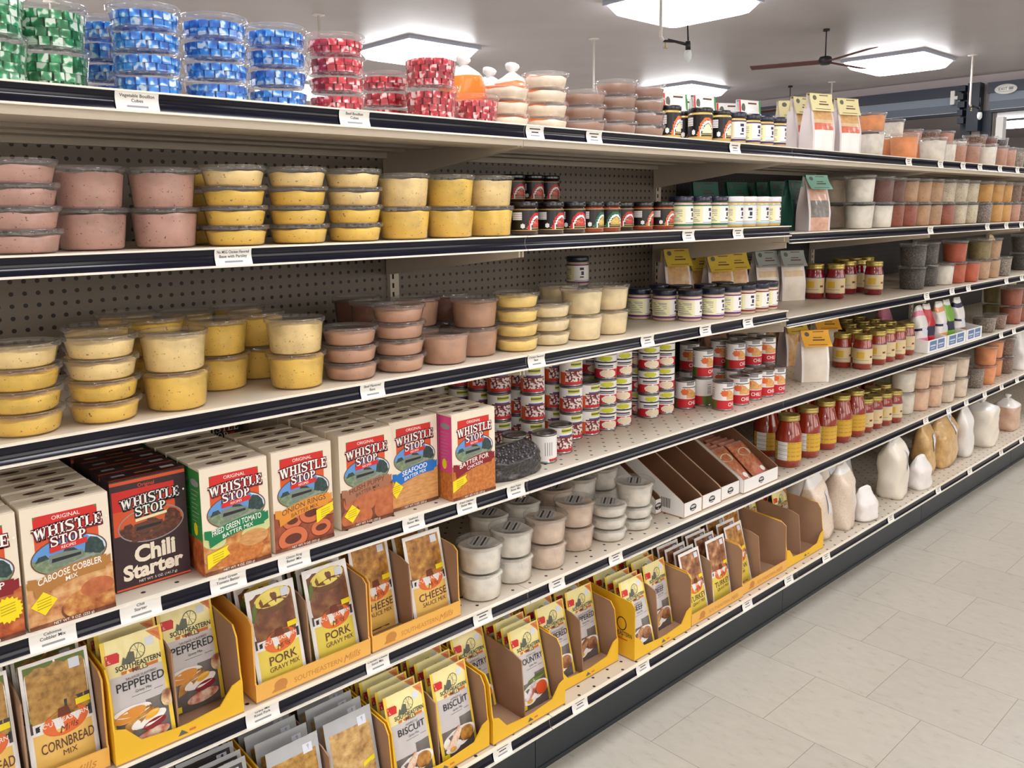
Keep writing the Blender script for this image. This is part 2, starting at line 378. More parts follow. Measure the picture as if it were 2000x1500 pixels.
# far wall with three wide openings, each under a raised slatted door
OPEN = [(-4.6, -1.9), (-.75, 2.36), (2.74, 6.6)]
a = MB(); y = YF
for p, q in OPEN:
    a.box((XR, y, 0), (XR + .12, p, ZC), 'wall_paint'); a.box((XR, p, 2.64), (XR + .12, q, ZC), 'wall_paint'); y = q
a.box((XR, y, 0), (XR + .12, YB, ZC), 'wall_paint'); struct('wall_right', a.mesh('wall_right'))
for k, (p, q) in enumerate(OPEN):
    r = ob('door_%d' % (k + 1), None, None, (XR, (p + q) / 2, 0)); r['kind'] = 'structure'
    h = (q - p) / 2
    a = MB(); a.box((-.14, -h - .02, 2.6), (-.002, h + .02, 2.7), 'slate'); a.box((-.14, -h - .02, 2.7), (-.002, h + .02, 2.8), 'slate_light'); a.box((-.17, -h - .04, 2.8), (-.002, h + .04, 2.93), 'slate_dark')
    ob('curtain_roll', a.mesh('curtain_roll'), r)
    a = MB(); a.box((-.14, -h, 2.565), (-.03, h, 2.598), 'dark_frame'); a.box((-.145, -h, 2.598), (-.028, h, 2.602), 'white_metal'); ob('bottom_bar', a.mesh('bottom_bar'), r)
    for s in (-1, 1):
        a = MB(); y0 = s * (h + .07); a.box((-.06, y0 - .06, 0), (-.002, y0 + .06, 2.6), 'dark_frame'); ob('guide_rail', a.mesh('guide_rail'), r)
    if k == 1:
        a = MB(); a.lathe([(.03, 0), (.03, .012), (.0, .012)], 'white_paper', 24)
        pr = Print(MB(), lambda x, y, l: (x, y, .012 + l)); a2 = pr.mb
        me = MB(); me.lathe([(.0, 0), (1, 0), (1, .1), (.0, .1)], 'white_paper', 32)
        me.v = [(x * .125, y * .06, z * .1) for x, y, z in me.v]
        P = Print(me, lambda x, y, l: (x, y, .011 + l)); P.rect(-.08, -.03, .08, -.026, 'ink'); P.text('EXIT', -.03, .004, .035, 'ink'); P.rect(.035, -.014, .085, .022, 'grey_ink')
        e = ob('door_sign', me.mesh('door_sign'), r, (-.171, h - .17, 2.83), (PI / 2, 0, -PI / 2)); e['label'] = 'white oval sign on the raised door'
    if k == 2:
        a = MB(); a.box((-.2, -h + .03, 2.7), (-.145, -h + .08, 2.87), 'white_metal'); a.box((-.21, -h - .01, 2.76), (-.145, -h + .03, 2.8), 'white_metal'); ob('latch', a.mesh('latch'), r)
        a = MB(); a.box((-.22, -h - .27, 2.35), (-.06, -h - .13, 2.94), 'dark_frame')
        for j in range(5): a.box((-.25, -h - .11 + .02 * (j % 2), 2.45 + j * .1), (-.1, -h - .03, 2.52 + j * .1), 'dark_frame')
        ob('chain_hoist', a.mesh('chain_hoist'), r)
a = MB(); a.box((XR - .16, 2.2, 0), (XR - .03, 2.28, 2.5), 'white_metal'); o = struct('trim_1', a.mesh('trim_1'))

# ceiling daylight panels: a metal frame with a pillow-shaped diffuser hanging a little below it
a = MB(); s = .45
for p, q in (((-s, -s), (s, -s + .04)), ((-s, s - .04), (s, s)), ((-s, -s + .04), (-s + .04, s - .04)), ((s - .04, -s + .04), (s, s - .04))):
    a.box((p[0], p[1], -.035), (q[0], q[1], 0), 'panel_frame')
FRAME = a.mesh('frame')
a = MB(); pts = []
def rrect(h, c, z, n=3):
    out = []
    for sx, sy, a0 in ((1, 1, 0), (-1, 1, 90), (-1, -1, 180), (1, -1, 270)):
        for i in range(n + 1):
            g = math.radians(a0 + 90 * i / n); out.append((sx * (h - c) + c * math.cos(g), sy * (h - c) + c * math.sin(g), z))
    return out
rings = [rrect(.435, .01, -.02), rrect(.425, .02, -.04), rrect(.385, .05, -.105), rrect(.36, .07, -.115)]
n = len(rings[0]); vs = sum(rings, [])
fs = [[i * n + k, i * n + (k + 1) % n, (i + 1) * n + (k + 1) % n, (i + 1) * n + k] for i in range(3) for k in range(n)] + [[3 * n + k for k in range(n)]]
a.add(vs, [f[::-1] for f in fs], 'daylight'); LENS = a.mesh('diffuser')
for i, (x, y) in enumerate(SKYLIGHTS):
    r = ['over the far aisle end', 'behind the red candy tubs', 'left of the ceiling fan', 'right of the ceiling fan', 'beyond the jars']
    lab = {(4.43, 2.72): 'largest bright ceiling skylight panel, cut by the top of the photo', (8.52, 2.72): 'bright ceiling skylight panel touching the right end of the fan',
           (4.43, 5.6): 'bright ceiling skylight panel glowing behind the red bouillon tubs', (8.52, 5.6): 'small bright ceiling skylight panel behind the white pouches',
           (17.4, 4.0): 'distant bright skylight panel seen through the far doorway'}.get((x, y), 'bright ceiling skylight panel over the aisle floor outside the frame')
    thing('skylight_panel', lab, 'skylight', [('frame', FRAME), ('diffuser', LENS)], (x if (x, y) != (4.43, 5.6) else 4.0, y, ZC), group='ceiling skylight panels')

# ceiling fan
a = MB(); a.lathe([(.0, .30), (.03, .30), (.03, .28), (.006, .275), (.006, .06), (.05, .05), (.06, .03), (.06, 0), (.04, -.02), (0, -.022)], 'iron', 16); hub = a.mesh('motor')
a = MB(); a.prism([(-.055, -.006), (.055, .012), (.055, .018), (-.055, 0)], .05, .68, 'fan_wood'); blade = a.mesh('blade')
thing('ceiling_fan', 'dark red three-blade ceiling fan beside the bright skylight panel', 'fan',
      [('motor', hub)] + [('blade', blade, {'rot': (0, 0, math.radians(g))}) for g in (110, 240, 355)], (6.38, 2.5, 2.75))
thing('ceiling_fan', 'far dark ceiling fan half hidden behind the yellow header bags', 'fan',
      [('motor', hub)] + [('blade', blade, {'rot': (0, 0, math.radians(g))}) for g in (80, 200, 320)], (9.5, 4.55, 2.75))
# drop pipes with gas lamps, and bare pipes
def pipe(label, x, y, zb, lamp=True, dirn=(1, 0)):
    a = MB(); a.tube([(0, 0, 0), (0, 0, zb - ZC + .06), (0, 0, zb - ZC + .03), (dirn[0] * .02, dirn[1] * .02, zb - ZC)], .011, 'pipe_white')
    a.lathe([(0, 0), (.05, 0), (.05, -.008), (0, -.01)], 'pipe_white', 16)
    parts = [('pipe', a.mesh('pipe'))]
    if lamp:
        a = MB(); p = lambda d, z: (dirn[0] * d, dirn[1] * d, zb - ZC + z)
        a.tube([p(.02, 0), p(.1, -.005), p(.19, -.03)], .009, 'iron'); a.tube([p(.05, .012), p(.17, -.015)], .004, 'iron'); a.tube([p(.19, -.06), p(.19, -.005)], .018, 'iron'); a.tube([p(.19, 0), p(.185, .1)], .006, 'iron')
        a.tube([p(.035, -.005), p(.035, -.04)], .005, 'brass'); a.tube([p(.02, -.045), p(.05, -.045)], .005, 'brass')
        parts.append(('arm', a.mesh('arm')))
        a = MB(); a.lathe([(.0, -.145), (.012, -.14), (.024, -.12), (.026, -.09), (.02, -.065), (.0, -.06)], 'mantle', 14)
        parts.append(('mantle', a.mesh('mantle'), {'loc': p(.19, 0)}))
    thing('gas_lamp' if lamp else 'drop_pipe', label, 'lamp' if lamp else 'pipe', parts, (x, y, ZC))
u0 = gp(1290, 80, 2.55)
pipe('gas lamp on a white drop pipe in front of the largest skylight', u0[0], u0[1], 2.55, True, (.73, -.68))
u0 = gp(1894, 208, 2.5)
pipe('gas lamp on a white drop pipe by the dark door post', u0[0], u0[1], 2.5, True, (.5, -.4))
for lab, (u, v) in (('thin pipe hanging from the ceiling above the blue candy tubs', (622, 28)), ('thin pipe hanging from the ceiling above the brown tubs', (1160, 75)), ('thin pipe hanging from the ceiling above the green candy tubs', (98, 3)), ('short thin pipe hanging from the ceiling behind a yellow header bag', (1625, 160))):
    x, y = gp(u, v, ZC); pipe(lab, x, y, 2.55, False)

# ------------------------------------------------------------------ gondola shelving
HA, HB, HC, HD, HE, HF = 1.5987, 1.3463, 1.0665, .7635, .4826, .1818
HB2, HC2 = 1.3220, 1.0412
W = 1.2192; YP = .562; YD = -.0724
ARC = [(.0035, -.003), (.0065, -.008), (.0075, -.014), (.007, -.020), (.005, -.026), (.0025, -.031)]
def channel(y0):
    a = MB(); e = .0012
    a.box((e, y0 - .001, -.003), (W - e, y0 + .008, 0), 'white_lip'); a.box((e, y0 - .003, -.0345), (W - e, y0 + .008, -.031), 'white_lip')
    a.add([(x, y0 + y, z) for x in (e, W - e) for y, z in ARC], [[i, i + 1, 7 + i, 6 + i] for i in range(5)], 'navy_insert', True)
    a.box((e, y0 + .0078, -.031), (W - e, y0 + .01, -.003), 'beige_metal')
    return a.mesh('price_channel')
CH0, CHD = channel(0), channel(YD)
def deck(dm, thick, y0=0, y1=.556):
    a = MB(); e = .0008
    a.box((e, y0 + .006, -.006), (W - e, y1, -.0002), dm)
    a.box((e, y0 + .010, -thick), (W - e, y0 + .03, -.006), 'beige_metal'); a.box((e, y1 - .02, -thick), (W - e, y1, -.006), 'beige_metal')
    a.box((e, y0 + .03, -thick), (W - e, y0 + .12, -thick + .003), 'beige_metal')
    for y in (.2, .33, .45): a.box((e, y, -thick * .75), (W - e, y + .05, -.006), 'beige_metal')
    return a.mesh('shelf')
SH = {'A': deck('beige_metal', .048), 'B': deck('beige_metal', .031), 'D': deck('deck_holes', .031)}
def bracket(mir):
    a = MB(); x0 = .004 if not mir else W - .008
    a.prism([(.02, -.032), (.02, -.05), (.12, -.062), (.555, -.115), (.555, -.032)], x0, x0 + .004, 'beige_metal'); return a.mesh('bracket')
BR = (bracket(0), bracket(1))
a = MB(); a.box((.001, YP - .012, 0), (.031, YP + .03, 1.575), 'beige_metal')
for k in range(60): a.box((.008, YP - .0126, .05 + k * .0254), (.014, YP - .0118, .05 + k * .0254 + .014), 'slot_dark')
UPR = a.mesh('upright')
BAYS = ['far left', 'second', 'third', 'fourth', 'fifth', 'farthest']
for k in range(-1, 5):
    x0 = k * W
    g = ob('gondola_shelving', None, None, (x0, 0, 0))
    tag(g, 'beige steel shelving bay with navy price channels, %s from the left' % ['first', 'second', 'third', 'fourth', 'fifth', 'last'][k + 1], 'shelving', 'shelving bays in one long run')
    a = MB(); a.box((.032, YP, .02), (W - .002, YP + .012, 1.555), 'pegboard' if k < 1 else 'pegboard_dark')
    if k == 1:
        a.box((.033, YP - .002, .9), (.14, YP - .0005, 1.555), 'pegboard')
    ob('back_panel', a.mesh('back_panel'), g)
    ob('upright', UPR, g)
    if k == 4: ob('upright', UPR, g, (W - .032, 0, 0))
    a = MB(); e = .0012; a.box((e, -.0155, 0), (W - e, -.003, .148), 'kick_metal'); a.box((e, -.018, .0), (W - e, -.0155, .012), 'kick_metal'); ob('kick_plate', a.mesh('kick_plate'), g)
    d = ob('base_deck', deck('deck_holes', .032, YD), g, (0, 0, HF)); ob('price_channel', CHD, d, None, None, 'navy price channel with white lips')
    for n, h in (('A', HA), ('B', HB if k < 1 else HB2), ('C', HC if k < 1 else HC2), ('D', HD), ('E', HE)):
        d = ob('shelf', SH['A' if n == 'A' else 'B' if n in 'BC' else 'D'], g, (0, 0, h)); ob('price_channel', CH0, d, None, None, 'navy price channel with white lips')
        ob('bracket', BR[0], d); ob('bracket', BR[1], d)

# ------------------------------------------------------------------ paper price tags in the channels
def tagmesh(lines, w, key):
    a = MB(); h = .0305
    def arc(x, z, l):                       # follows the curved insert
        t = max(0, min(1, -(z) / .031)); i = min(4, int(t * 5)); f = t * 5 - i
        y = ARC[i][0] * (1 - f) + ARC[i + 1][0] * f
        return (x, y - .0022 - l, z)
    a.grid(lambda p, q: arc(w * (p - .5), -.0325 + .031 * q, 0), 1, 6, 'white_paper', True)
    P = Print(a, arc)
    if lines:
        n = len(lines)
        for i, t in enumerate(lines): P.text(t, 0, -.008 - i * .0075, .0052, 'ink', w * .86, .012)
        P.rect(-w * .25, -.0265, w * .24, -.0235, 'grey_ink')
    else:
        for i, (p, q) in enumerate(((-.3, .3), (-.18, .2), (-.26, .24))): P.rect(w * p, -.010 - i * .0075, w * q, -.0075 - i * .0075, 'grey_ink' if i == 2 else 'ink')
    return a.mesh('price_tag')
BLANK = {}
def ptag(shelf, u, label, lines=None, w=.062):
    h = {'A': HA, 'B': HB, 'C': HC, 'D': HD, 'E': HE, 'F': HF}[shelf]; y = YD if shelf == 'F' else 0
    x = xa(u, y, h - .015)
    if x > W - .03 and shelf in 'BC': h -= .0245
    for k in range(0, 5):                    # a tag does not straddle two channels
        if abs(x - k * W) < w / 2 + .002: x = k * W + (w / 2 + .003 if x > k * W else -w / 2 - .003)
    if lines is None:
        if w not in BLANK: BLANK[w] = tagmesh(None, w, 0)
        me = BLANK[w]
    else: me = tagmesh(lines, w, 0)
    thing('price_tag', label, 'price tag', [('t', me)], (x, y, h), group='price tags along the shelf edges')
TS = {'A': 'top', 'B': 'second', 'C': 'third', 'D': 'fourth', 'E': 'fifth', 'F': 'bottom'}
for sh, u, ln, where in [
    ('A', 270, ['Vegetable Bouillon', 'Cubes'], 0), ('A', 695, ['Beef Bouillon', 'Cubes'], 0), ('A', 1043, None, 'below the cream tubs'), ('A', 1163, None, 'below the brown tubs'),
    ('A', 1438, None, 'below the dark-lidded jars'), ('A', 1777, None, 'below the large orange tub'), ('A', 1839, None, 'below the white tubs'), ('A', 1883, None, 'below the first brown tub at right'),
    ('A', 1916, None, 'below the second brown tub at right'), ('A', 1955, None, 'below the brown pair near the right edge'), ('A', 1989, None, 'nearest the right edge of the photo'),
    ('B', 458, ['No MSG Chicken Flavored', 'Base with Parsley'], 0), ('B', 1347, None, 'below the green-banded jars'), ('B', 1444, None, 'below the white-lidded jars'), ('B', 1821, None, 'below the tan tubs'),
    ('B', 1931, None, 'below the grey spice tub'), ('B', 1968, None, 'below the golden tub'), ('B', 1997, None, 'nearest the right edge of the photo'),
    ('C', 730, ['Beef Flavored', 'Base'], 0), ('C', 1041, ['Chicken Flavored', 'Base'], 0), ('C', 1267, None, 'left of the purple-banded jars'), ('C', 1380, None, 'below the purple-banded jars'), ('C', 1463, None, 'below the red-banded jars'),
    ('C', 1813, None, 'below the dark spice tubs'), ('C', 1862, None, 'below the first chili red tub'), ('C', 1894, None, 'below the second chili red tub'), ('C', 1968, None, 'below the leaning cream bag'), ('C', 1998, None, 'nearest the right edge of the photo'),
    ('D', 105, ['Caboose', 'Cobbler Mix'], 0), ('D', 277, ['Chili', 'Starter'], 0), ('D', 448, ['Fried Green', 'Tomato Batter'], 0), ('D', 577, ['Onion Ring', 'Batter Mix'], 0), ('D', 810, ['Seafood', 'Batter Mix'], 0),
    ('D', 914, ['Fried Chicken', 'Batter Mix'], 0), ('D', 1010, ['Hush Puppy', 'Batter Mix'], 0), ('D', 1957, None, 'below the small spice tubs'), ('D', 1985, None, 'nearest the right edge of the photo'),
    ('E', 515, ['Gravy Mix', 'Roast Pork'], 0), ('E', 740, ['Cheddar Cheese', 'Sauce Mix'], 0), ('E', 945, None, 'below the first white tub stack'), ('E', 1090, None, 'below the tan tub stacks'), ('E', 1205, None, 'below the small white tub stack'),
    ('E', 1810, None, 'below the white and peach tubs'), ('E', 1855, None, 'below the last peach tub'), ('E', 1889, None, 'below the cream tubs'), ('E', 1925, None, 'below the orange tub'), ('E', 1958, None, 'below the brown tubs at right'), ('E', 1988, None, 'nearest the right edge of the photo'),
    ('F', 984, None, 'below the biscuit gravy tray'), ('F', 1135, None, 'right of the country gravy tray'), ('F', 1258, None, 'below the beef gravy tray'), ('F', 1462, None, 'below the turkey gravy tray'), ('F', 1543, None, 'below the half empty tray'),
    ('F', 1616, None, 'below the leaning rice bag'), ('F', 1742, None, 'below the tall flour bag'), ('F', 1831, None, 'below the tan pasta bag'), ('F', 1896, None, 'below the big bean bag'), ('F', 1957, None, 'below the white upright bag'), ('F', 1996, None, 'nearest the right edge of the photo')]:
    lab = ('white price tag reading %s on the %s shelf edge' % (' '.join(ln), TS[sh])) if ln else 'white price tag on the %s shelf edge, %s' % (TS[sh], where)
    ptag(sh, u, lab, ln, .068 if u < 700 else .058)
# ------------------------------------------------------------------ materials of the goods
clear('clear_plastic', haze=.03); clear('clear_lid', haze=.05, rough=.06); clear('clear_film', haze=.1, rough=.12); clear('frosted', haze=.3, rough=.2)
food('taupe_base', (190, 148, 134), (110, 70, 60)); food('yellow_base', (226, 186, 76), (120, 90, 40)); food('pale_yellow_base', (234, 206, 142), (140, 115, 70))
food('brown_base', (184, 140, 112), (110, 80, 62), .72); food('dark_brown_base', (120, 76, 58), (70, 40, 30)); food('cream_powder', (226, 208, 186), (205, 184, 160), .75)
food('cocoa_powder', (150, 116, 100), (120, 88, 74), .75); food('butter_base', (236, 204, 116), (200, 166, 80), .75); food('vanilla_base', (236, 216, 170), (215, 190, 140), .75)
food('white_powder', (232, 226, 214), (214, 206, 194), .8); food('tan_powder', (222, 200, 180), (200, 176, 154), .8); food('peach_powder', (232, 194, 164), (214, 170, 138), .75)
food('orange_powder', (232, 150, 92), (200, 110, 60), .7); food('red_spice', (160, 84, 60), (110, 50, 36), .6); food('maroon_spice', (110, 62, 52), (70, 36, 30), .6)
food('tan_spice', (190, 150, 112), (140, 104, 72), .62); food('cream_spice', (204, 192, 166), (120, 104, 80), .62); food('gold_spice', (206, 152, 72), (160, 110, 46), .64)
food('olive_spice', (140, 124, 74), (92, 82, 44), .6); food('chili_spice', (190, 84, 44), (140, 54, 26), .6); food('rosy_powder', (186, 136, 112), (140, 92, 72), .62)
noisy('dark_spice', [(38, 34, 32), (66, 60, 58), (112, 104, 98)], 190, .8, .2, pos=[.35, .5, .7]); noisy('grey_spice', [(86, 74, 66), (128, 114, 102), (170, 156, 142)], 170, .8, .2, pos=[.35, .5, .7])
noisy('brown_seed', [(78, 54, 42), (122, 92, 74), (160, 124, 102)], 160, .8, .2, pos=[.35, .5, .7])
foil('green_foil', [(4, 110, 64), (24, 168, 104), (226, 244, 232)], [.4, .52, .58]); foil('blue_foil', [(10, 92, 196), (30, 156, 246), (214, 232, 250)], [.38, .54, .62]); foil('red_foil', [(150, 8, 40), (226, 26, 60), (250, 222, 224)], [.38, .54, .64])
mat('navy_lid', (16, 24, 48), .3, coat=.3); mat('black_lid', (14, 14, 18), .25, coat=.4); mat('white_lid_plastic', (232, 232, 236), .35); mat('gold_lid', (182, 164, 92), .3, .7)
mat('cream_label', (234, 230, 184), .5); mat('white_label', (238, 236, 234), .5); mat('navy_ink', (26, 28, 66), .5); mat('purple_ink', (98, 34, 112), .5); mat('green_ink', (28, 104, 76), .5); mat('maroon_ink', (122, 40, 42), .5); mat('violet_ink', (60, 42, 96), .5); mat('blue_band', (172, 200, 214), .5)
mat('mustard_jar', (214, 180, 106), .25, coat=.6); mat('dressing_jar', (214, 188, 168), .25, coat=.6); mat('dark_jar', (44, 20, 20), .15, coat=.8); mat('salsa_jar', (150, 52, 26), .2, coat=.8); mat('beet_jar', (130, 14, 26), .15, coat=.9); mat('sauce_jar', (150, 44, 22), .15, coat=.9)
mat('black_label', (18, 18, 20), .35); mat('gold_ink', (196, 164, 84), .4); mat('red_ink', (200, 34, 44), .5); mat('tan_label', (214, 194, 150), .55); mat('blue_ink', (70, 80, 150), .5); mat('yellow_label', (212, 172, 50), .55)
mat('steel', (150, 150, 152), .28, .9); mat('lime_ink', (206, 210, 60), .5); mat('orange_ink', (226, 108, 50), .5); mat('lemon', (246, 222, 20), .5); mat('lemon_ink', (180, 150, 0), .6); mat('silver_label', (196, 192, 192), .45)
noisy('bean_picture', [(96, 14, 30), (120, 20, 40), (232, 220, 214), (240, 232, 226)], 150, .45, pos=[.2, .47, .53, .8]); noisy('bowl_picture', [(226, 206, 160), (240, 228, 196), (196, 160, 110)], 220, .5); noisy('bun_picture', [(150, 84, 44), (222, 164, 96), (240, 206, 150)], 90, .45)
noisy('fruit_picture', [(90, 20, 24), (196, 60, 50), (236, 190, 150)], 120, .4); noisy('veg_picture', [(40, 84, 40), (214, 178, 90), (230, 214, 150)], 120, .4)
mat('carton_cream', (236, 224, 204), .5); mat('carton_red', (208, 40, 34), .45); mat('carton_orange', (214, 84, 40), .45); mat('maroon', (104, 18, 34), .45); mat('white_ink', (246, 244, 238), .45); mat('frame_brown', (110, 70, 40), .5); mat('sky_blue', (96, 150, 214), .5); mat('sky_pale', (206, 222, 236), .5); mat('chili_carton', (52, 30, 36), .42); mat('brown_ink', (96, 60, 48), .6)
noisy('scenery', [(60, 84, 66), (118, 138, 108), (186, 194, 170)], 150, .5); noisy('trees', [(20, 34, 38), (44, 66, 64), (86, 108, 112)], 160, .5); mat('house_grey', (120, 132, 122), .5); mat('road_grey', (150, 150, 146), .5); noisy('dusk_scene', [(36, 22, 20), (86, 48, 34), (196, 110, 60)], 130, .5); mat('dusk_sky', (208, 92, 48), .5)
mat('banner_ochre', (176, 122, 58), .5); mat('banner_green', (10, 122, 74), .5); mat('banner_amber', (222, 146, 50), .5); mat('banner_tan', (166, 110, 82), .5); mat('banner_blue', (20, 112, 196), .5); mat('banner_red', (134, 22, 34), .5); mat('side_green', (52, 140, 66), .5); mat('side_pink', (226, 70, 144), .5); mat('side_red', (150, 12, 40), .5)
def pic(n, c, sc=55): noisy(n, c, sc, .45, kind='noise', detail=5, pos=[i / (len(c) - 1) * .5 + .25 for i in range(len(c))])
pic('pic_cobbler', [(96, 56, 40), (196, 130, 80), (218, 168, 112), (228, 196, 150)]); pic('pic_crisp', [(110, 40, 20), (190, 92, 46), (214, 140, 80)]); pic('pic_fritter', [(70, 36, 18), (172, 98, 48), (206, 146, 80), (224, 190, 130)]); pic('pic_onion', [(90, 36, 22), (150, 72, 46), (176, 96, 60)]); mat('onion_ring', (208, 112, 70), .45); mat('onion_shade', (96, 42, 30), .5); noisy('hush_puppy', [(120, 60, 36), (186, 104, 62), (214, 140, 92)], 60, .5); pic('pic_dark', [(60, 30, 20), (110, 60, 38), (150, 92, 60)]); noisy('fish', [(150, 92, 48), (206, 150, 90), (230, 184, 126)], 50, .45, sx=(1, 1, 4)); noisy('chicken', [(110, 48, 20), (196, 116, 52), (228, 164, 92)], 120, .45); mat('lime_fruit', (206, 214, 150), .5)
mat('kraft', (168, 132, 104), .75); mat('kraft_dark', (126, 88, 62), .8); mat('tray_yellow', (236, 186, 40), .5); mat('tray_amber', (234, 178, 84), .5); mat('tray_ink', (196, 132, 62), .6)
mat('pouch_yellow', (240, 206, 70), .3, coat=.3); mat('pouch_pale', (240, 228, 160), .3, coat=.3); mat('pouch_grey', (202, 198, 198), .3, coat=.3); mat('pouch_white', (236, 234, 232), .3, coat=.4); mat('pouch_gold', (236, 192, 100), .3, coat=.3); mat('pouch_lemon', (230, 208, 84), .3, coat=.3); mat('pouch_silver', (176, 178, 180), .3, coat=.4); mat('pouch_dark', (60, 52, 52), .3, coat=.4)
mat('mill_grey', (92, 96, 84), .5); mat('ribbon', (206, 112, 52), .5); mat('corner_orange', (218, 132, 76), .5); mat('sticker', (214, 220, 232), .5); mat('mill_orange', (226, 106, 44), .5); mat('script_ink', (110, 50, 20), .6); mat('olive_leaf', (96, 116, 48), .5)
pic('pic_breakfast', [(70, 54, 50), (150, 90, 60), (226, 196, 150), (240, 232, 220)], 40); pic('pic_gravyroast', [(70, 36, 20), (120, 70, 42), (170, 120, 70)], 30); pic('pic_cheese', [(80, 44, 20), (176, 120, 50), (220, 170, 84)], 60); pic('pic_corn', [(100, 66, 26), (176, 132, 62), (206, 168, 96)], 70); pic('pic_bacon', [(150, 60, 50), (206, 120, 96), (236, 214, 190), (226, 180, 110)], 45); pic('pic_sausage', [(60, 50, 46), (190, 90, 70), (226, 226, 228), (240, 240, 240)], 36); pic('pic_beef', [(84, 50, 40), (170, 110, 74), (226, 190, 140)], 45); pic('pic_turkey', [(70, 44, 34), (150, 96, 60), (216, 170, 126)], 50); pic('pic_fried', [(120, 84, 44), (196, 156, 96), (222, 190, 130)], 60); mat('egg_white', (240, 236, 230), .4); mat('egg_yolk', (234, 176, 50), .4)

# ------------------------------------------------------------------ round tubs
TS_ = {'S': .0352, 'M': .0672, 'T': .1000, 'L': .0760}
RB, RT = .0488, .0555
TUBP = {}
for k, p in TS_.items():
    a = MB(); a.lathe([(.0, .0008), (RB - .004, .0008), (RB, .004), (RT, p - .006), (RT + .0026, p - .005), (RT + .0026, p - .002)], 'clear_plastic', 40); w_ = a.mesh('tub')
    a = MB(); a.lathe([(RT + .0034, p - .0055), (RT + .0036, p + .0012), (RT + .0024, p + .0026), (RT - .002, p + .0022), (RT - .0042, p - .0004), (.0, p - .0004)], 'clear_lid', 40); l_ = a.mesh('lid')
    TUBP[k] = (w_, l_)
CONT = {}
def contents(k, mt):
    if (k, mt) not in CONT:
        p = TS_[k]; f = p - (.0095 if k != 'T' else .014); rr = RB + (RT - RB) * f / p - .0009; rn = random.Random(k + mt); ph = [rn.random() * 6 for _ in range(4)]
        wob = lambda i, g: (.0012 * math.sin(3 * g + ph[0]) + .0008 * math.sin(7 * g + ph[1])) if i in (3, 4) else 0
        a = MB(); a.lathe([(.0, .002), (RB - .005, .002), (RB - .0009, .005), (rr, f), (rr - .004, f + .0008), (.0, f + .001)], mt, 40, wob=wob); CONT[k, mt] = a.mesh('contents')
    return CONT[k, mt]
def cubes(k, mt):
    if (k, mt) not in CONT:
        p = TS_[k]; a = MB(); rn = random.Random(k + mt); c = .0132; nl = 2 if k == 'S' else 4
        if k == 'S': c = .0118
        def cube(x, y, z, g, t):
            R_ = Matrix.Rotation(g, 3, 'Z') @ Matrix.Rotation(t, 3, 'X'); h = c / 2; e = h * .86
            vs = []
            for sx in (-1, 1):
                for sy in (-1, 1):
                    for sz in (-1, 1): vs.append(tuple(R_ @ Vector((sx * h, sy * .0073, sz * h)) + Vector((x, y, z))))
            a.add(vs, [[0, 1, 3, 2], [4, 6, 7, 5], [0, 4, 5, 1], [2, 3, 7, 6], [0, 2, 6, 4], [1, 5, 7, 3]], mt)
        for l in range(nl):
            z = .0015 + c * (.5 + l * 1.02); rr = RB + (RT - RB) * z / p - c * .62
            n = int(2 * PI * rr / (max(c, .0150) * 1.04)); o = rn.random()
            for i in range(n):
                g = 2 * PI * (i + o) / n; cube(rr * math.cos(g), rr * math.sin(g), z, g + rn.uniform(-.12, .12), rn.uniform(-.08, .08))
            for i in range(9):
                g = 2 * PI * i / 9 + o; cube(rr * .55 * math.cos(g), rr * .55 * math.sin(g), z, g + rn.uniform(-.5, .5), rn.uniform(-.2, .2))
        CONT[k, mt] = a.mesh('wrapped_cubes')
    return CONT[k, mt]
def sticker_mesh(k, dark=False):
    if ('st', k) not in CONT:
        p = TS_[k]; a = MB(); P = Print(a, lambda x, y, l: (x, y, p + l))
        P.ell(0, 0, .040, .030, 'frosted'); 
        for i in range(5): P.rect(-.03 + .004 * abs(i - 2), -.02 + i * .009, .03 - .004 * abs(i - 2), -.0155 + i * .009, 'ink' if i % 2 else 'grey_ink')
        CONT['st', k] = a.mesh('lid_print')
    return CONT['st', k]
SHN = {'A': (HA, 'top shelf'), 'B': (HB, 'second shelf'), 'C': (HC, 'third shelf'), 'D': (HD, 'fourth shelf'), 'E': (HE, 'fifth shelf'), 'F': (HF, 'bottom shelf')}
def shelf_z(s, x): return {'B': HB2, 'C': HC2}.get(s, SHN[s][0]) if x > W - .01 and s in 'BC' else SHN[s][0]
def shelf_x(s, u, y):
    x = xa(u, y, SHN[s][0]); return xa(u, y, shelf_z(s, x))
LOOK = {'green_foil': 'green foil cubes', 'blue_foil': 'blue foil cubes', 'red_foil': 'red foil cubes', 'taupe_base': 'mauve brown base', 'yellow_base': 'yellow base', 'pale_yellow_base': 'pale yellow base', 'brown_base': 'light brown base', 'dark_brown_base': 'dark brown base', 'cream_powder': 'cream powder', 'cocoa_powder': 'cocoa brown powder', 'butter_base': 'butter yellow base', 'vanilla_base': 'vanilla cream base', 'white_powder': 'white powder', 'tan_powder': 'tan powder', 'peach_powder': 'peach powder', 'orange_powder': 'orange powder', 'red_spice': 'red brown spice', 'maroon_spice': 'maroon spice', 'tan_spice': 'tan spice', 'cream_spice': 'cream spice', 'gold_spice': 'golden spice', 'olive_spice': 'olive green spice', 'chili_spice': 'chili red spice', 'rosy_powder': 'rosy brown powder', 'dark_spice': 'blackish spice', 'grey_spice': 'grey spice', 'brown_seed': 'brown seeds'}
SZ = {'S': 'shallow', 'M': 'medium', 'T': 'tall', 'L': 'deep'}
SPOTS = []
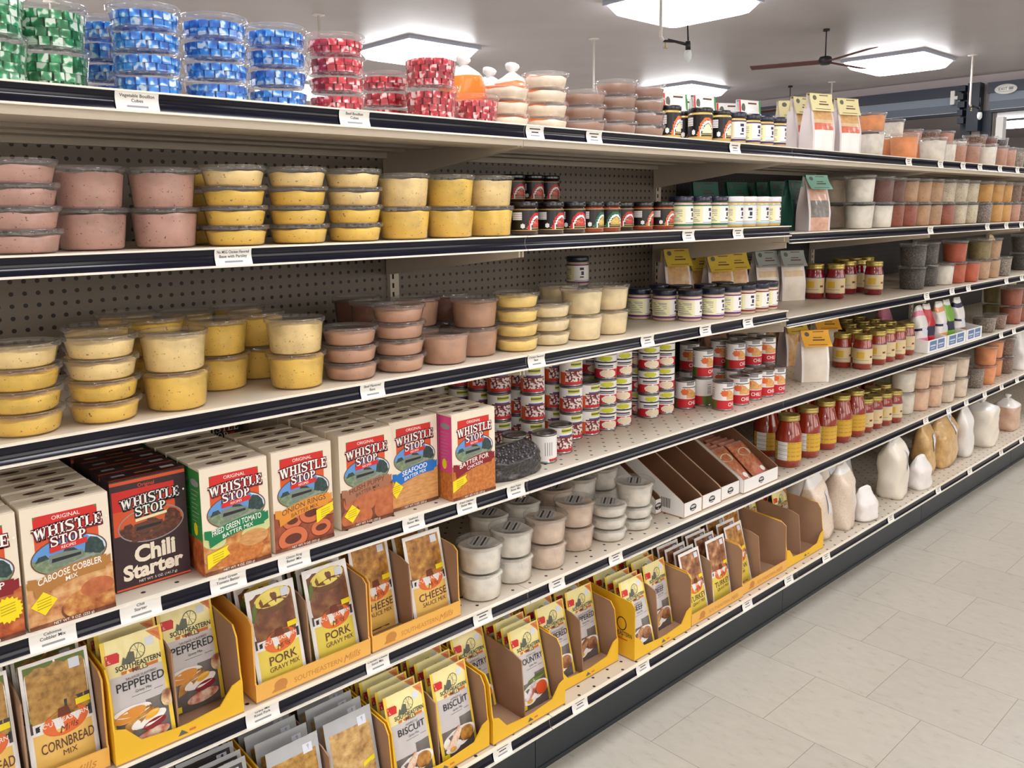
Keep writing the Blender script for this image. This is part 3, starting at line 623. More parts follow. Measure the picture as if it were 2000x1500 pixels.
def stack(sh, u, y, items, where, group, print_top=False, z0=0):
    """items bottom to top: (size, filling); where: which stack"""
    x = shelf_x(sh, u, y)
    while any(q[0] == sh and math.hypot(x - q[1], y - q[2]) < .0592 + q[3] for q in SPOTS) and y < .5:   # stand clear of its neighbours
        y += .004; x = shelf_x(sh, u, y)
    SPOTS.append((sh, x, y, .0592))
    z = shelf_z(sh, x) + z0; n = len(items)
    for i, (k, mt) in enumerate(items):
        w_, l_ = TUBP[k]
        c = cubes(k, mt) if 'foil' in mt else contents(k, mt)
        lv = LEV[n][i]
        lab = '%s tub of %s, %s%s' % (SZ[k], LOOK[mt], (lv + ' of ') if lv else '', where)
        parts = [('wrapped_cubes' if 'foil' in mt else 'contents', c, {'kind': 'stuff'} if 'foil' in mt else {}), ('tub', w_, {}), ('lid', l_, {'sub': [('lid_print', sticker_mesh(k))]} if print_top else {})]
        thing('food_tub', lab, 'tub', parts, (x, y, z), random.uniform(0, 6.28) if not print_top else .6, group)
        z += TS_[k]
    return x
def many(sh, rows, group, **kw):
    for u, y, items, where in rows: stack(sh, u, y, items, where, group, **kw)
g = 'bouillon cube tubs on the top shelf'
gr, bl, rd = 'green_foil', 'blue_foil', 'red_foil'
many('A', [(-22, .07, [('M', gr)] * 3, 'the leftmost green stack'), (106, .07, [('M', gr), ('M', gr)], 'the second green stack from left'),
    (222, .2, [('S', bl)] * 4, 'the blue stack half hidden at back'), (292, .068, [('S', bl)] * 4 , 'the first blue stack at front'), (426, .068, [('S', bl)] * 4, 'the second blue stack at front'),
    (544, .068, [('S', bl)] * 4, 'the third blue stack at front'), (659, .068, [('S', rd)] * 4, 'the first red stack'), (752, .19, [('S', rd)] * 3, 'the red stack set back'),
    (843, .068, [('M', rd)] * 2, 'the tall red stack'), (928, .12, [('M', rd)], 'alone before the orange candy bags')], g)
cp, cb = 'cream_powder', 'cocoa_powder'
many('A', [(990, .075, [('S', cp)] * 3, 'the first cream stack'), (1066, .07, [('S', cp)] * 4, 'the second cream stack'), (1141, .075, [('S', cb)] * 3, 'the first cocoa stack'), (1203, .075, [('S', cb)] * 4, 'the second cocoa stack'), (1258, .075, [('S', cb)] * 4, 'the third cocoa stack')], 'powder tubs on the top shelf')
tb, yb, pb = 'taupe_base', 'yellow_base', 'pale_yellow_base'
many('B', [(46, .068, [('S', tb)] * 4, 'the leftmost mauve stack'), (183, .068, [('M', tb)] * 2, 'the second mauve stack'), (325, .068, [('M', tb)] * 2, 'the third mauve stack'),
    (463, .068, [('S', yb)] * 3 + [('S', pb)], 'the first yellow stack, second shelf'), (585, .068, [('S', yb)] * 3 + [('S', pb)], 'the second yellow stack, second shelf'), (693, .068, [('S', yb)] * 2 + [('S', pb), ('S', pb)], 'the third yellow stack, second shelf'),
    (790, .068, [('M', yb), ('M', pb)], 'the fourth yellow stack, second shelf'), (879, .068, [('M', yb)] * 2, 'the fifth yellow stack, second shelf'), (956, .068, [('M', yb), ('M', pb)], 'the last yellow stack, second shelf'),
    (110, .2, [('S', tb)] * 4, 'the back mauve stack at left'), (400, .2, [('S', yb)] * 4, 'the back yellow stack, second shelf')], 'soup base tubs on the second shelf')
bb, db, bu, va = 'brown_base', 'dark_brown_base', 'butter_base', 'vanilla_base'
many('C', [(52, .07, [('S', yb)] * 3 + [('S', pb)], 'the leftmost stack, third shelf'), (207, .07, [('S', yb)] * 2 + [('S', pb), ('S', pb)], 'the second stack, third shelf'), (347, .07, [('M', yb), ('M', pb)], 'the third stack, third shelf'),
    (432, .175, [('M', yb)] * 2, 'the fourth stack, third shelf'), (506, .19, [('M', yb)] * 2, 'the set back fifth stack, third shelf'), (581, .08, [('M', yb), ('M', pb)], 'the sixth stack, third shelf'),
    (200, .2, [('S', yb)] * 4, 'the second row behind the leftmost stack'), (310, .2, [('S', yb)] * 4, 'the second row behind the second stack'),
    (255, .33, [('S', yb)] * 4, 'the back row behind the second stack'), (370, .32, [('M', yb)] * 2, 'the back row behind the third stack'), (470, .33, [('M', yb)] * 2, 'the back row behind the fourth stack'),
    (686, .075, [('S', bb)] * 3, 'the first brown stack, third shelf'), (781, .075, [('S', bb)] * 4, 'the second brown stack, third shelf'), (868, .075, [('M', bb)], 'alone in front of two stacks'), (928, .1, [('M', bb), ('M', bb)], 'the third brown stack, third shelf'),
    (735, .22, [('M', db), ('M', db)], 'the back stack behind the brown tubs'), (815, .2, [('M', bb), ('M', bb)], 'the back brown stack at middle'), (872, .21, [('M', db), ('M', db)], 'the back dark stack at right'), (700, .34, [('M', db), ('M', db)], 'the rearmost dark stack at left'),
    (1009, .075, [('S', bu)] * 4, 'the butter stack of four'), (1072, .09, [('S', va)] * 3, 'the vanilla stack of three'), (1136, .085, [('M', va)] * 2, 'the first vanilla pair'), (1188, .1, [('M', va)] * 2, 'the second vanilla pair'),
    (1090, .21, [('M', va)] * 2, 'the vanilla pair set back')], 'soup base tubs on the third shelf')
wp, tp = 'white_powder', 'tan_powder'
many('E', [(939, .068, [('M', wp)] * 2, 'the first white stack, fifth shelf'), (1000, .085, [('M', wp)] * 2, 'the second white stack, fifth shelf'), (1066, .08, [('M', tp)] * 2, 'the first tan stack, fifth shelf'), (1122, .11, [('M', tp)] * 2, 'the second tan stack, fifth shelf'),
    (1187, .085, [('S', wp)] * 3, 'the stack of three shallow ones'), (1238, .09, [('S', wp), ('S', wp), ('M', wp)], 'the stack beside the cardboard bins'),
    (955, .2, [('M', wp)] * 2, 'the back row, first from left'), (1018, .215, [('M', wp)] * 2, 'the back row, second from left'), (1083, .23, [('M', tp)] * 2, 'the back row, third from left'), (1130, .235, [('M', wp)] * 2, 'the back row, fourth from left'),
    (1172, .25, [('M', wp), ('M', wp)], 'the back row, fifth from left')], 'white and tan tubs on the fifth shelf', print_top=True)
# ------------------------------------------------------------------ jars, cans
def wrap(r, z0, z1, nt, nz, cf, name='label', a0=0, a1=1, overlay=None):
    a = MB(); a.grid(lambda p, q: (r * math.sin(2 * PI * (a0 + (a1 - a0) * p - .5)), -r * math.cos(2 * PI * (a0 + (a1 - a0) * p - .5)), z0 + (z1 - z0) * q), nt, nz, lambda p, q: cf(a0 + (a1 - a0) * p, q), True)
    if overlay: overlay(Print(a, lambda x, z, l: ((r + l) * math.sin(x / r), -(r + l) * math.cos(x / r), z)))
    return a.mesh(name)
def jarmesh(prof, mt): a = MB(); a.lathe(prof, mt, 28); return a.mesh('jar')
def lidmesh(r, z0, z1, mt, ribs=False):
    a = MB(); a.lathe([(r - .002, z0), (r, z0 + .001), (r, z0 + (z1 - z0) * .35), (r * (.985 if ribs else 1), z0 + (z1 - z0) * .4), (r * (.985 if ribs else 1), z0 + (z1 - z0) * .6), (r, z0 + (z1 - z0) * .65), (r, z1 - .0015), (r - .002, z1), (r - .006, z1), (r - .008, z1 - .001), (0, z1 - .001)], mt, 28); return a.mesh('lid')
JAR = {}
def spread_label(band, lid, body, key):
    # wide plastic jar with a cream label: text at left, white panel with a dark figure at right
    def cf(p, q):
        if q < .09 or q > .92: return band
        if .40 < p < .66:
            if .47 < p < .55 and (.3 < q < .38 or (.42 < q < .62 and .49 < p < .545) or (.7 < q < .82)): return 'navy_ink'
            if q < .25 and int(q * 40) % 3 == 0: return 'grey_ink'
            return 'white_label'
        if .12 < p < .36 and .15 < q < .85 and int(q * 32) % 3 == 0 and (p + q * .3) % .23 < .19: return 'grey_ink'
        return 'cream_label'
    r, h = .0365, .095
    if band == 'blue_band': lidz = .078
    JAR[key] = [('jar', jarmesh([(0, .001), (r - .004, .001), (r - .001, .004), (r - .001, .073), (r - .003, .077), (0, .0775)], body), {}), ('lid', lidmesh(r + .0003, .078, h, lid), {}), ('label', wrap(r - .0004, .009, .070, 48, 30, cf), {})]
spread_label('violet_ink', 'navy_lid', 'mustard_jar', 'violet'); spread_label('green_ink', 'navy_lid', 'dressing_jar', 'green'); spread_label('blue_band', 'white_lid_plastic', 'mustard_jar', 'bluewhite')
spread_label('purple_ink', 'navy_lid', 'dressing_jar', 'purple'); spread_label('maroon_ink', 'navy_lid', 'dressing_jar', 'maroon')
def dark_label(pict, accent, body, key, h=.079, r=.034, box=True):
    def cf(p, q):
        if q < .05 or q > .95: return 'gold_ink'
        if box and .2 < p < .335 and .5 < q < .88: return 'silver_label' if int(q * 30) % 3 else 'white_label'
        if .31 < p < .36 and .1 < q < .34 and ((p - .335) / .022) ** 2 + ((q - .22) / .11) ** 2 < 1: return 'white_label'
        if .37 < p < .68:
            d = math.hypot((p - .53) * 6.5, (q - .05) * 1.1)
            if .74 < d < .88: return accent
            if .60 < d < .72: return 'white_label'
            if d < .56 and q > .16: return pict
            if q > .1 and q < .14: return 'gold_ink'
        return 'black_label'
    JAR[key] = [('jar', jarmesh([(0, .001), (r - .004, .001), (r - .001, .004), (r - .001, h - .016), (r - .004, h - .012), (0, h - .012)], body), {}), ('lid', lidmesh(r + .0003, h - .0125, h, 'black_lid'), {}), ('label', wrap(r - .0004, .011, h - .018, 64, 30, cf), {})]
dark_label('fruit_picture', 'red_ink', 'dark_jar', 'darkred'); dark_label('veg_picture', 'green_ink', 'salsa_jar', 'darkgreen'); dark_label('fruit_picture', 'orange_ink', 'salsa_jar', 'darkorange'); dark_label('bowl_picture', 'orange_ink', 'mustard_jar', 'darkgold', .095, .036)
def sauce(key, body, h, r, lr, big):
    sh = h - .022
    if big: prof = [(0, .001), (r - .008, .001), (r - .002, .006), (r - .001, .03), (r - .001, h * .62), (r - .004, h * .66), (lr, h * .86), (lr - .001, sh + .004), (0, sh + .004)]
    else: prof = [(0, .001), (r - .007, .001), (r - .001, .006), (r - .001, h * .66), (r - .004, h * .74), (lr + .001, h * .82), (lr, sh + .004), (0, sh + .004)]
    if big:
        cf = lambda p, q: ('white_label' if int(q * 40) % 4 else 'silver_label') if .18 < p < .30 else ('tray_ink' if (int(q * 22) % 5 == 0 and p % .07 < .05) else 'yellow_label')
        lb = wrap(r - .0004, h * .14, h * .5, 48, 24, cf, 'label', .12, .8)
    else:
        cf = lambda p, q: 'blue_ink' if q > .94 else ('maroon_ink' if .44 < p < .5 and .38 < q < .5 else ('yellow_label' if .2 < p < .33 and .35 < q < .75 else ('grey_ink' if .15 < p < .42 and q < .25 and int(q * 40) % 3 == 0 else 'tan_label')))
        lb = wrap(r - .0004, h * .17, h * .62, 48, 24, cf, 'label', .1, .9)
    JAR[key] = [('jar', jarmesh(prof, body), {}), ('lid', lidmesh(lr + .003, sh + .001, h, 'gold_lid', True), {}), ('label', lb, {})]
sauce('beet', 'beet_jar', .140, .0375, .031, False); sauce('tomato', 'sauce_jar', .140, .0375, .031, False); sauce('big', 'sauce_jar', .188, .047, .034, True)
def can(key, r, h, cf, over=None):
    a = MB(); a.lathe([(0, .004), (r - .003, .004), (r - .0025, .0005), (r, .001), (r, .0035), (r - .0012, .0045), (r - .0012, h - .0045), (r, h - .0035), (r, h - .001), (r - .0015, h), (r - .003, h - .0005), (r - .0035, h - .005), (r * .7, h - .005), (r * .68, h - .0042), (r * .4, h - .0042), (r * .38, h - .005), (0, h - .005)], 'steel', 32)
    JAR[key] = [('can', a.mesh('can'), {}), ('label', wrap(r - .0008, .0055, h - .0055, 64, 32, cf, 'label', overlay=over), {})]
def beanf(p, q):
    if .30 < p < .62:
        if .78 < q < .97 and .38 < p < .54: return 'lime_ink' if q > .9 or q < .84 else 'mill_grey'
        if q > .72: return 'white_label'
        if q > .63: return 'blue_ink' if .34 < p < .56 and q < .70 else 'white_label'
        if q > .55: return 'maroon_ink'
        if q > .12: return 'bean_picture'
        return 'red_ink'
    if p < .30 and p > .16: return 'carton_orange' if q < .52 and p > .2 else 'white_label'
    if .7 < p < .95 and int(q * 30) % 3 == 0: return 'grey_ink'
    return 'white_label'
can('bean', .0335, .0762, beanf)
def soupf(p, q):
    if .2 < p < .62:
        if q > .72: return 'lime_ink' if ((p - .4) / .1) ** 2 + ((q - .85) / .12) ** 2 < 1 else 'white_label'
        if q > .67: return 'navy_ink'
        if .44 < q < .62 and .28 < p < .52: return 'navy_ink' if int(q * 26) % 3 != 0 else 'white_label'
        if q < .36: return 'bowl_picture' if ((p - .44) / .11) ** 2 + ((q - .18) / .14) ** 2 < 1 else ('white_label' if ((p - .44) / .13) ** 2 + ((q - .18) / .18) ** 2 < 1 else 'red_ink')
    if q < .3: return 'red_ink'
    return 'white_label'
can('soup', .0335, .0762, soupf)
def chilif(p, q):
    if q < .33: return 'olive_leaf' if p < .2 else 'red_ink'
    if ((p - .33) / .06) ** 2 + ((q - .62) / .12) ** 2 < 1: return 'orange_ink'
    if .36 < p < .62 and .38 < q < .66 + .1 * math.sin(p * 20): return 'bun_picture'
    if .3 < p < .6 and .78 < q < .81: return 'black_label'
    if .36 < p < .5 and q > .88: return 'grey_ink'
    if .08 < p < .16 and .4 < q < .8 and int(q * 30) % 2: return 'grey_ink'
    return 'white_label'
can('chili', .0335, .094, chilif, lambda P: P.text('CHILI', -.006, .021, .012, 'white_ink', .034, .02))
can('plain', .0335, .0762, lambda p, q: 'red_ink' if q < .1 and p > .45 else 'white_label', lambda P: [P.rect(-.021 + i * .006, .02, -.019 + i * .006, .055, 'grey_ink') for i in range(4)])
JW = {'violet': ('jar', 'cream-label jar with violet bands'), 'green': ('jar', 'cream-label jar with green bands'), 'bluewhite': ('jar', 'white-lidded jar with a pale blue label'), 'purple': ('jar', 'cream-label jar with purple bands'), 'maroon': ('jar', 'cream-label jar with maroon bands'),
      'darkred': ('jar', 'black-label jar with a red picture'), 'darkgreen': ('jar', 'black-label jar with a green arch'), 'darkorange': ('jar', 'black-label jar of orange salsa'), 'darkgold': ('jar', 'black-label jar of yellow spread'),
      'beet': ('sauce_jar', 'gold-lidded jar of dark red beets'), 'tomato': ('sauce_jar', 'gold-lidded jar with a tan label'), 'big': ('sauce_jar', 'large red sauce jar with yellow label'), 'bean': ('food_can', 'small can with a picture of beans'), 'soup': ('food_can', 'small white can with a bowl picture'), 'chili': ('food_can', 'white and red chili can'), 'plain': ('food_can', 'white can turned to its plain back')}
def put(key, sh, u, y, where, group, rz=0, z0=0, clearance=True):
    x = shelf_x(sh, u, y); r = {'big': .0478, 'beet': .038, 'tomato': .038}.get(key, .0337 if JW[key][0] == 'food_can' else .037)
    if clearance:
        while any(q[0] == sh and math.hypot(x - q[1], y - q[2]) < r + q[3] for q in SPOTS) and y < .52:
            y += .003; x = shelf_x(sh, u, y)
        SPOTS.append((sh, x, y, r))
    nm, lk = JW[key]
    thing(nm, '%s, %s' % (lk, where), 'can' if nm == 'food_can' else 'jar', JAR[key], (x, y, shelf_z(sh, x) + z0), rz, group)
    return x, y
g = 'spread jars on the top shelf'
for key, u, y, wh, rz in (('darkgold', 1305, .055, 'first beside the cocoa tubs', 0), ('darkgold', 1333, .14, 'set back second in the row', .1), ('darkgold', 1367, .055, 'turned picture front, third', -.5), ('darkgold', 1404, .06, 'fourth, next to the violet jars', 0),
    ('violet', 1433, .055, 'first of four, top shelf', -.35), ('violet', 1462, .055, 'second of four, top shelf', -.1), ('violet', 1488, .055, 'third of four, top shelf', -.1), ('violet', 1512, .045, 'last of four, top shelf', .1)): put(key, 'A', u, y, wh, g, rz)
g = 'jars in the front row of the second shelf'
for key, u, y, wh, rz in (('darkred', 1024, .055, 'first beside the yellow tubs', .15), ('darkred', 1075, .055, 'second in the row', 0), ('darkred', 1118, .06, 'third, turned picture front', -.3), ('darkgreen', 1154, .06, 'turned nutrition side out', .1), ('darkgreen', 1188, .06, 'turned picture front', -.4), ('darkred', 1214, .12, 'set back between green and orange', -.3), ('darkorange', 1253, .06, 'first of two', .2), ('darkorange', 1293, .06, 'second of two', 0),
    ('green', 1329, .06, 'first of three, second shelf', .1), ('green', 1365, .06, 'second of three, second shelf', 0), ('green', 1398, .06, 'third of three, second shelf', 0),
    ('bluewhite', 1428, .06, 'first of four', 0), ('bluewhite', 1454, .06, 'second of four, turned logo front', -.6), ('bluewhite', 1479, .06, 'third of four', -.1), ('bluewhite', 1502, .042, 'last of four', .15)): put(key, 'B', u, y, wh, g, rz)
for i, (u, t) in enumerate(((1003, 'left'), (1040, 'middle'), (1071, 'right'))):
    x, y = put('darkred', 'B', u, .33, 'back row under the stacked %s jar' % t, 'dark jars at the back of the second shelf', -.2)
    thing('jar', 'black-label jar stacked at the back of the second shelf, %s of three' % t, 'jar', JAR['darkred'], (x, y, HB + .0792), -.2, 'dark jars at the back of the second shelf')
g = 'dressing jars at the front of the third shelf'
for key, u, y, wh, rz in (('purple', 1347, .09, 'largest looking, front of the row', .1), ('purple', 1391, .07, 'second at the front', 0), ('purple', 1424, .07, 'third at the front', 0), ('maroon', 1453, .07, 'first of three', -.3), ('maroon', 1479, .06, 'second of three', 0), ('maroon', 1497, .042, 'last of three', .15),
    ('purple', 1297, .155, 'second row, right one', .2), ('purple', 1248, .235, 'second row, left one', .3), ('purple', 1330, .2, 'behind the largest looking one', 0), ('purple', 1376, .17, 'second row behind the second', 0), ('purple', 1287, .27, 'back row left', 0), ('purple', 1410, .17, 'second row behind the third', 0)): put(key, 'C', u, y, wh, g, rz)
x = shelf_x('C', 1128, .45)
thing('jar', 'cream-label jar at the bottom of the dim back stack, third shelf', 'jar', JAR['purple'], (x, .45, HC), 0, 'two stacked jars in the dim back')
thing('jar', 'dim cream-label jar with logo on top of the back stack, third shelf', 'jar', JAR['purple'], (x, .45, HC + .0955), -.5, 'two stacked jars in the dim back')
# beet jars
g = 'beet jars with gold lids on the third shelf'
for i, (u, y, wh, rz) in enumerate(((1590, .235, 'leftmost, third shelf', -.1), (1630, .17, 'front one, third shelf', -.1), (1654, .225, 'behind the front one, third shelf', -.2), (1676, .22, 'fourth, third shelf', -.2), (1705, .13, 'rightmost front, third shelf', .1), (1640, .31, 'back row left, third shelf', 0), (1665, .31, 'back row middle, third shelf', 0), (1690, .3, 'back row right, third shelf', 0))): put('beet', 'C', u, y, wh, g, rz)
g = 'sauce jars with gold lids on the fourth shelf'
for i, (u, y, wh, rz) in enumerate(((1683, .065, 'front left one', .1), (1643, .14, 'left of and behind the front one', .1), (1711, .07, 'front row second', -.1), (1729, .07, 'front row third', -.1), (1749, .065, 'front row fourth', 0), (1767, .08, 'front row fifth beside the candy tray', 0),
    (1665, .16, 'second row first', 0), (1690, .16, 'second row second', 0), (1712, .16, 'second row third', 0), (1733, .16, 'second row fourth', 0), (1655, .25, 'third row first', 0), (1680, .25, 'third row second', 0), (1702, .25, 'third row third', 0), (1648, .34, 'back row first', 0), (1672, .34, 'back row second', 0))): put('tomato', 'D', u, y, wh, g, rz)
g = 'large sauce jars on the fifth shelf'
for i, (u, y, wh, rz) in enumerate(((1538, .075, 'front left one', .1), (1575, .085, 'front row second', .1), (1608, .09, 'front row third', -.1), (1638, .095, 'front row fourth', -.2), (1665, .095, 'front row fifth', -.2), (1495, .2, 'half hidden behind the jerky tray', .2), (1530, .2, 'second row first', 0), (1562, .2, 'second row second', 0), (1593, .2, 'second row third', 0), (1622, .2, 'second row fourth', 0))): put('big', 'E', u, y, wh, g, rz)
g = 'smaller sauce jars on the fifth shelf'
for i, (u, y, wh, rz) in enumerate(((1686, .07, 'first beside the large jars, fifth shelf', -.1), (1704, .07, 'second of the front four, fifth shelf', 0), (1723, .07, 'third of the front four, fifth shelf', 0), (1743, .06, 'last of the front four, fifth shelf', .1), (1655, .24, 'second row first, fifth shelf', 0), (1680, .16, 'second row second, fifth shelf', 0), (1702, .16, 'second row third, fifth shelf', 0), (1722, .16, 'second row fourth, fifth shelf', 0), (1640, .3, 'back row first, fifth shelf', 0), (1665, .28, 'back row second, fifth shelf', 0), (1690, .27, 'back row third, fifth shelf', 0))): put('tomato', 'E', u, y, wh, g, rz)
# cans: columns of three
g = 'bean and soup cans stacked three high on the fourth shelf'
CH = .0764
def column(u, y, keys, where, sh='D', rz=0, h=CH, grp=None):
    for i, k in enumerate(keys):
        if i == 0: x, y = put(k, sh, u, y, '%s of %s' % (LEV[len(keys)][0], where) if len(keys) > 1 else where, grp or g, rz)
        else: thing('food_can', '%s, %s of %s' % (JW[k][1], LEV[len(keys)][i], where), 'can', JAR[k], (x, y, SHN[sh][0] + i * h), rz + random.uniform(-.3, .2), grp or g)
column(1063, .085, ['plain'], 'in front of the bean cans', rz=-.1)
column(1094, .115, ['bean'], 'single one behind the plain can', rz=.1); column(1006, .125, ['bean'], 'single one behind the black bean bag')
for u, y, k, wh in ((1296, .185, 'soup', 'the soup column nearest the chili cans'), (1266, .185, 'soup', 'the second soup column from right'), (1241, .185, 'soup', 'the third soup column from right'), (1212, .185, 'soup', 'the fourth soup column from right'), (1182, .185, 'soup', 'the leftmost soup column')): column(u, y, [k] * 3, wh)
column(1149, .185, ['bean', 'bean'], 'the short column beside the soup cans', rz=.2); column(1115, .19, ['bean'] * 3, 'the rightmost bean column'); column(1082, .2, ['bean'] * 3, 'the second bean column from right', rz=-.1); column(1041, .2, ['bean'] * 3, 'the middle bean column', rz=-.2)
column(976, .27, ['bean'] * 3, 'the left bean column'); column(1012, .285, ['bean'] * 3, 'the bean column set back', rz=.1); column(938, .33, ['bean'] * 3, 'the bean column behind the cartons', rz=.1); column(900, .38, ['bean'] * 3, 'the far back bean column'); column(868, .43, ['bean'] * 3, 'the rearmost bean column')
column(1152, .27, ['soup'] * 3, 'the soup column set back')
g = 'chili cans on the fourth shelf'; c2 = .0942
for u, y, wh, n, rz in ((1411, .075, 'the front chili column', 1, .25), (1443, .08, 'the chili column right of the front one', 1, -.1), (1468, .09, 'the third chili column at the front', 1, -.4), (1492, .085, 'the fourth chili column at the front', 1, 0), (1514, .06, 'the last chili column at the front', 1, 0), (1337, .175, 'the leftmost chili column', 2, .1), (1371, .16, 'the chili column turned back side out', 1, 2.2)):
    column(u, y, ['chili'], wh, rz=rz)
for u, y, wh, rz in ((1376, .16, 'on the turned chili can', .3), (1434, .15, 'second row column of two, left', .1), (1467, .155, 'second row column of two, middle', 0), (1494, .15, 'second row column of two, right', -.2), (1404, .23, 'back row column of two, left', 0), (1345, .26, 'back row column of two, far left', 0), (1440, .235, 'back row column of two, middle', 0), (1475, .235, 'back row column of two, right', 0)):
    if wh.startswith('on'): x = shelf_x('D', 1371, .16); thing('food_can', 'white and red chili can standing on the turned chili can', 'can', JAR['chili'], (x, .16, HD + c2), rz, g)
    else: column(u, y, ['chili', 'chili'], wh, rz=rz, h=c2)
# ------------------------------------------------------------------ cartons of baking mix
CW, CHT, CDP = .128, .196, .048
def carton_front(a, spec):
    P = Print(a, lambda x, y, l: (x * CW, -l, y * CHT), (0, 0, 1, CHT / CW)); w = 'white_ink'
    k = CW / CHT                            # text is laid out in carton widths, so squeeze y
    P.f = lambda x, y, l: (x * CW, -l, y * CW)
    H_ = 1 / k
    def headline(chili):
        for i, (t, cy, hh, mw) in enumerate((('WHISTLE', H_ * .795, .145, .80), ('STOP', H_ * .695, .125, .42))):
            sl = .05
            for dx, dy in ((-.012, -.012), (.012, -.012), (-.012, .012), (.012, .012), (0, -.026), (.016, -.022), (-.014, -.022)):
                P.text(t, .52 - i * .01, cy, hh, 'ink' if chili else 'maroon', mw, 0, sl, -.12 if i == 0 else 0, serif2d, 0, dx, dy)
            P.text(t, .52 - i * .01, cy, hh, w, mw, 0, sl, -.12 if i == 0 else 0, serif2d)
        P.poly([(.95, H_ * .8), (.965, H_ * .812), (.98, H_ * .8), (.965, H_ * .788)], w)
    def picture(sky, scene, rim, dusk):
        cx, cy, rx, ry = .51, H_ * .555, .44, .245
        P.ell(cx, cy, rx, ry, rim, 40); P.ell(cx, cy, rx - .015, ry - .015, sky, 40)
        rx -= .015; ry -= .015
        if not dusk: P.poly([(cx + rx * math.cos(g) * .99, cy + ry * math.sin(g) * .99) for g in [i * .1 - .25 for i in range(14)]], 'sky_pale')
        P.poly([(cx + rx * math.cos(g), cy + ry * math.sin(g)) for g in [PI - .05 + i * .1638 for i in range(20)]], scene)
        tr = 'dusk_scene' if dusk else 'trees'
        P.poly([(.68, cy - .03), (.7, cy + .1), (.76, cy + .16), (.84, cy + .13), (.9, cy + .06), (.92, cy - .05), (.86, cy - .09)], tr)
        P.poly([(.12, cy - .02), (.16, cy + .05), (.24, cy + .06), (.28, cy)], tr); P.poly([(.42, cy + .02), (.46, cy + .085), (.56, cy + .07), (.62, cy + .02)], tr)
        P.poly([(.28, cy - .07), (.28, cy + .035), (.44, cy + .05), (.66, cy + .02), (.66, cy - .05), (.4, cy - .11)], 'brown_ink' if dusk else 'house_grey')
        P.poly([(.3, cy - .06), (.31, cy - .01), (.64, cy - .005), (.64, cy - .04)], 'ink')
        P.poly([(.2, cy - .19), (.3, cy - .215), (.8, cy - .08), (.78, cy - .055)], 'brown_ink' if dusk else 'road_grey')
    def lines(pts, x0, x1, y, n, mt):
        for i in range(n): P.poly([(x0, y - i * .03), (x1, y - i * .03 + .012), (x1, y - i * .03 + .022), (x0, y - i * .03 + .008)], mt)
    if spec == 'chili':
        P.rect(0, 0, 1, H_, 'chili_carton'); P.rect(0, H_ * .955, 1, H_ * .985, 'carton_orange'); P.rect(0, .01, 1, .035, 'carton_orange'); P.text('Original', .47, H_ * .925, .05, 'carton_orange', .3)
        P.rect(.02, H_ * .5, .84, H_ * .9, 'carton_red'); P.rect(.02, H_ * .5, .84, H_ * .72, 'carton_orange')
        picture('dusk_sky', 'dusk_scene', 'grey_ink', True); headline(True); P.poly([(.3, H_ * .6), (.3, H_ * .625), (.72, H_ * .645), (.72, H_ * .62)], 'cream_label')
        P.text('Chili', .53, H_ * .31, .22, 'carton_cream', .55, .06, .03); P.text('Starter', .5, H_ * .165, .2, 'carton_cream', .84, .06, .03); P.text('NET WT. 5 OZ. (141.7 g)', .55, .09, .035, w, .56)
        return
    (bcol, l1, l2, btxt, food_, stick) = spec
    P.rect(0, 0, 1, H_, 'carton_cream'); P.rect(0, 0, 1, H_ * .4, food_)
    if food_ == 'pic_onion':
        for cx, cy, r in ((.3, .42, .16), (.62, .47, .2), (.78, .2, .17), (.3, .15, .24), (.95, .48, .15)):
            P.ell(cx, cy, r * 1.06, r * .8, 'onion_shade', 24); P.ring(cx, cy + .008, r, r * .74, r * .42, 'onion_ring', 26)
    elif food_ == 'pic_dark':
        for cx, cy, r in ((.2, .42, .15), (.5, .38, .19), (.82, .45, .19), (.85, .2, .22), (.42, .14, .17), (.15, .16, .15)): P.ell(cx, cy, r, r * .92, 'hush_puppy', 22, .3)
    elif food_ == 'pic_fritter':
        P.ell(.14, .5, .2, .13, 'lime_fruit', 20, -.4); P.ell(.86, .52, .3, .1, 'lime_fruit', 20, .2); P.ell(.5, .2, .4, .16, 'chicken', 24); P.ell(.12, .25, .14, .1, 'fish', 18); P.ell(.75, .38, .22, .12, 'fish', 18)
    elif food_ == 'pic_cobbler':
        P.ell(.72, .14, .36, .2, 'frame_brown', 26); P.ell(.72, .17, .34, .2, 'pic_fritter', 26); P.ell(.8, .34, .2, .12, 'hush_puppy', 18)
    elif food_ == 'fish_plate':
        pass
    elif food_ == 'chicken_plate': pass
    P.rect(.13, H_ * .6, .86, H_ * .92, 'carton_red'); P.rect(.13, H_ * .6, .86, H_ * .74, 'carton_orange')
    for cx, cy in ((.145, H_ * .91), (.845, H_ * .91)): P.ell(cx, cy, .015, .015, 'side_green', 10)
    P.text('ORIGINAL', .5, H_ * .885, .05, w, .32)
    picture('sky_blue', 'scenery', 'frame_brown', False); headline(False)
    P.poly([(.29, H_ * .6), (.29, H_ * .645), (.72, H_ * .665), (.72, H_ * .62)], 'carton_red'); P.text('RECIPES', .505, H_ * .632, .035, w, .36, 0, .07)
    y = H_ * .36
    P.poly([(.02, y - .02), (.02, y + .1), (.12, y + .085), (.12, y - .06)], bcol); P.poly([(.88, y + .14), (.88, y + .01), (.98, y + .05), (.98, y + .17)], bcol)
    top = [(.07 + .86 * i / 10, y + .05 + .13 * (i / 10) + .05 * math.sin(PI * i / 10)) for i in range(11)]; bot = [(.09 + .82 * i / 10, y - .16 + .15 * (i / 10) + .05 * math.sin(PI * i / 10)) for i in range(11)]
    P.poly(bot + top[::-1], bcol)
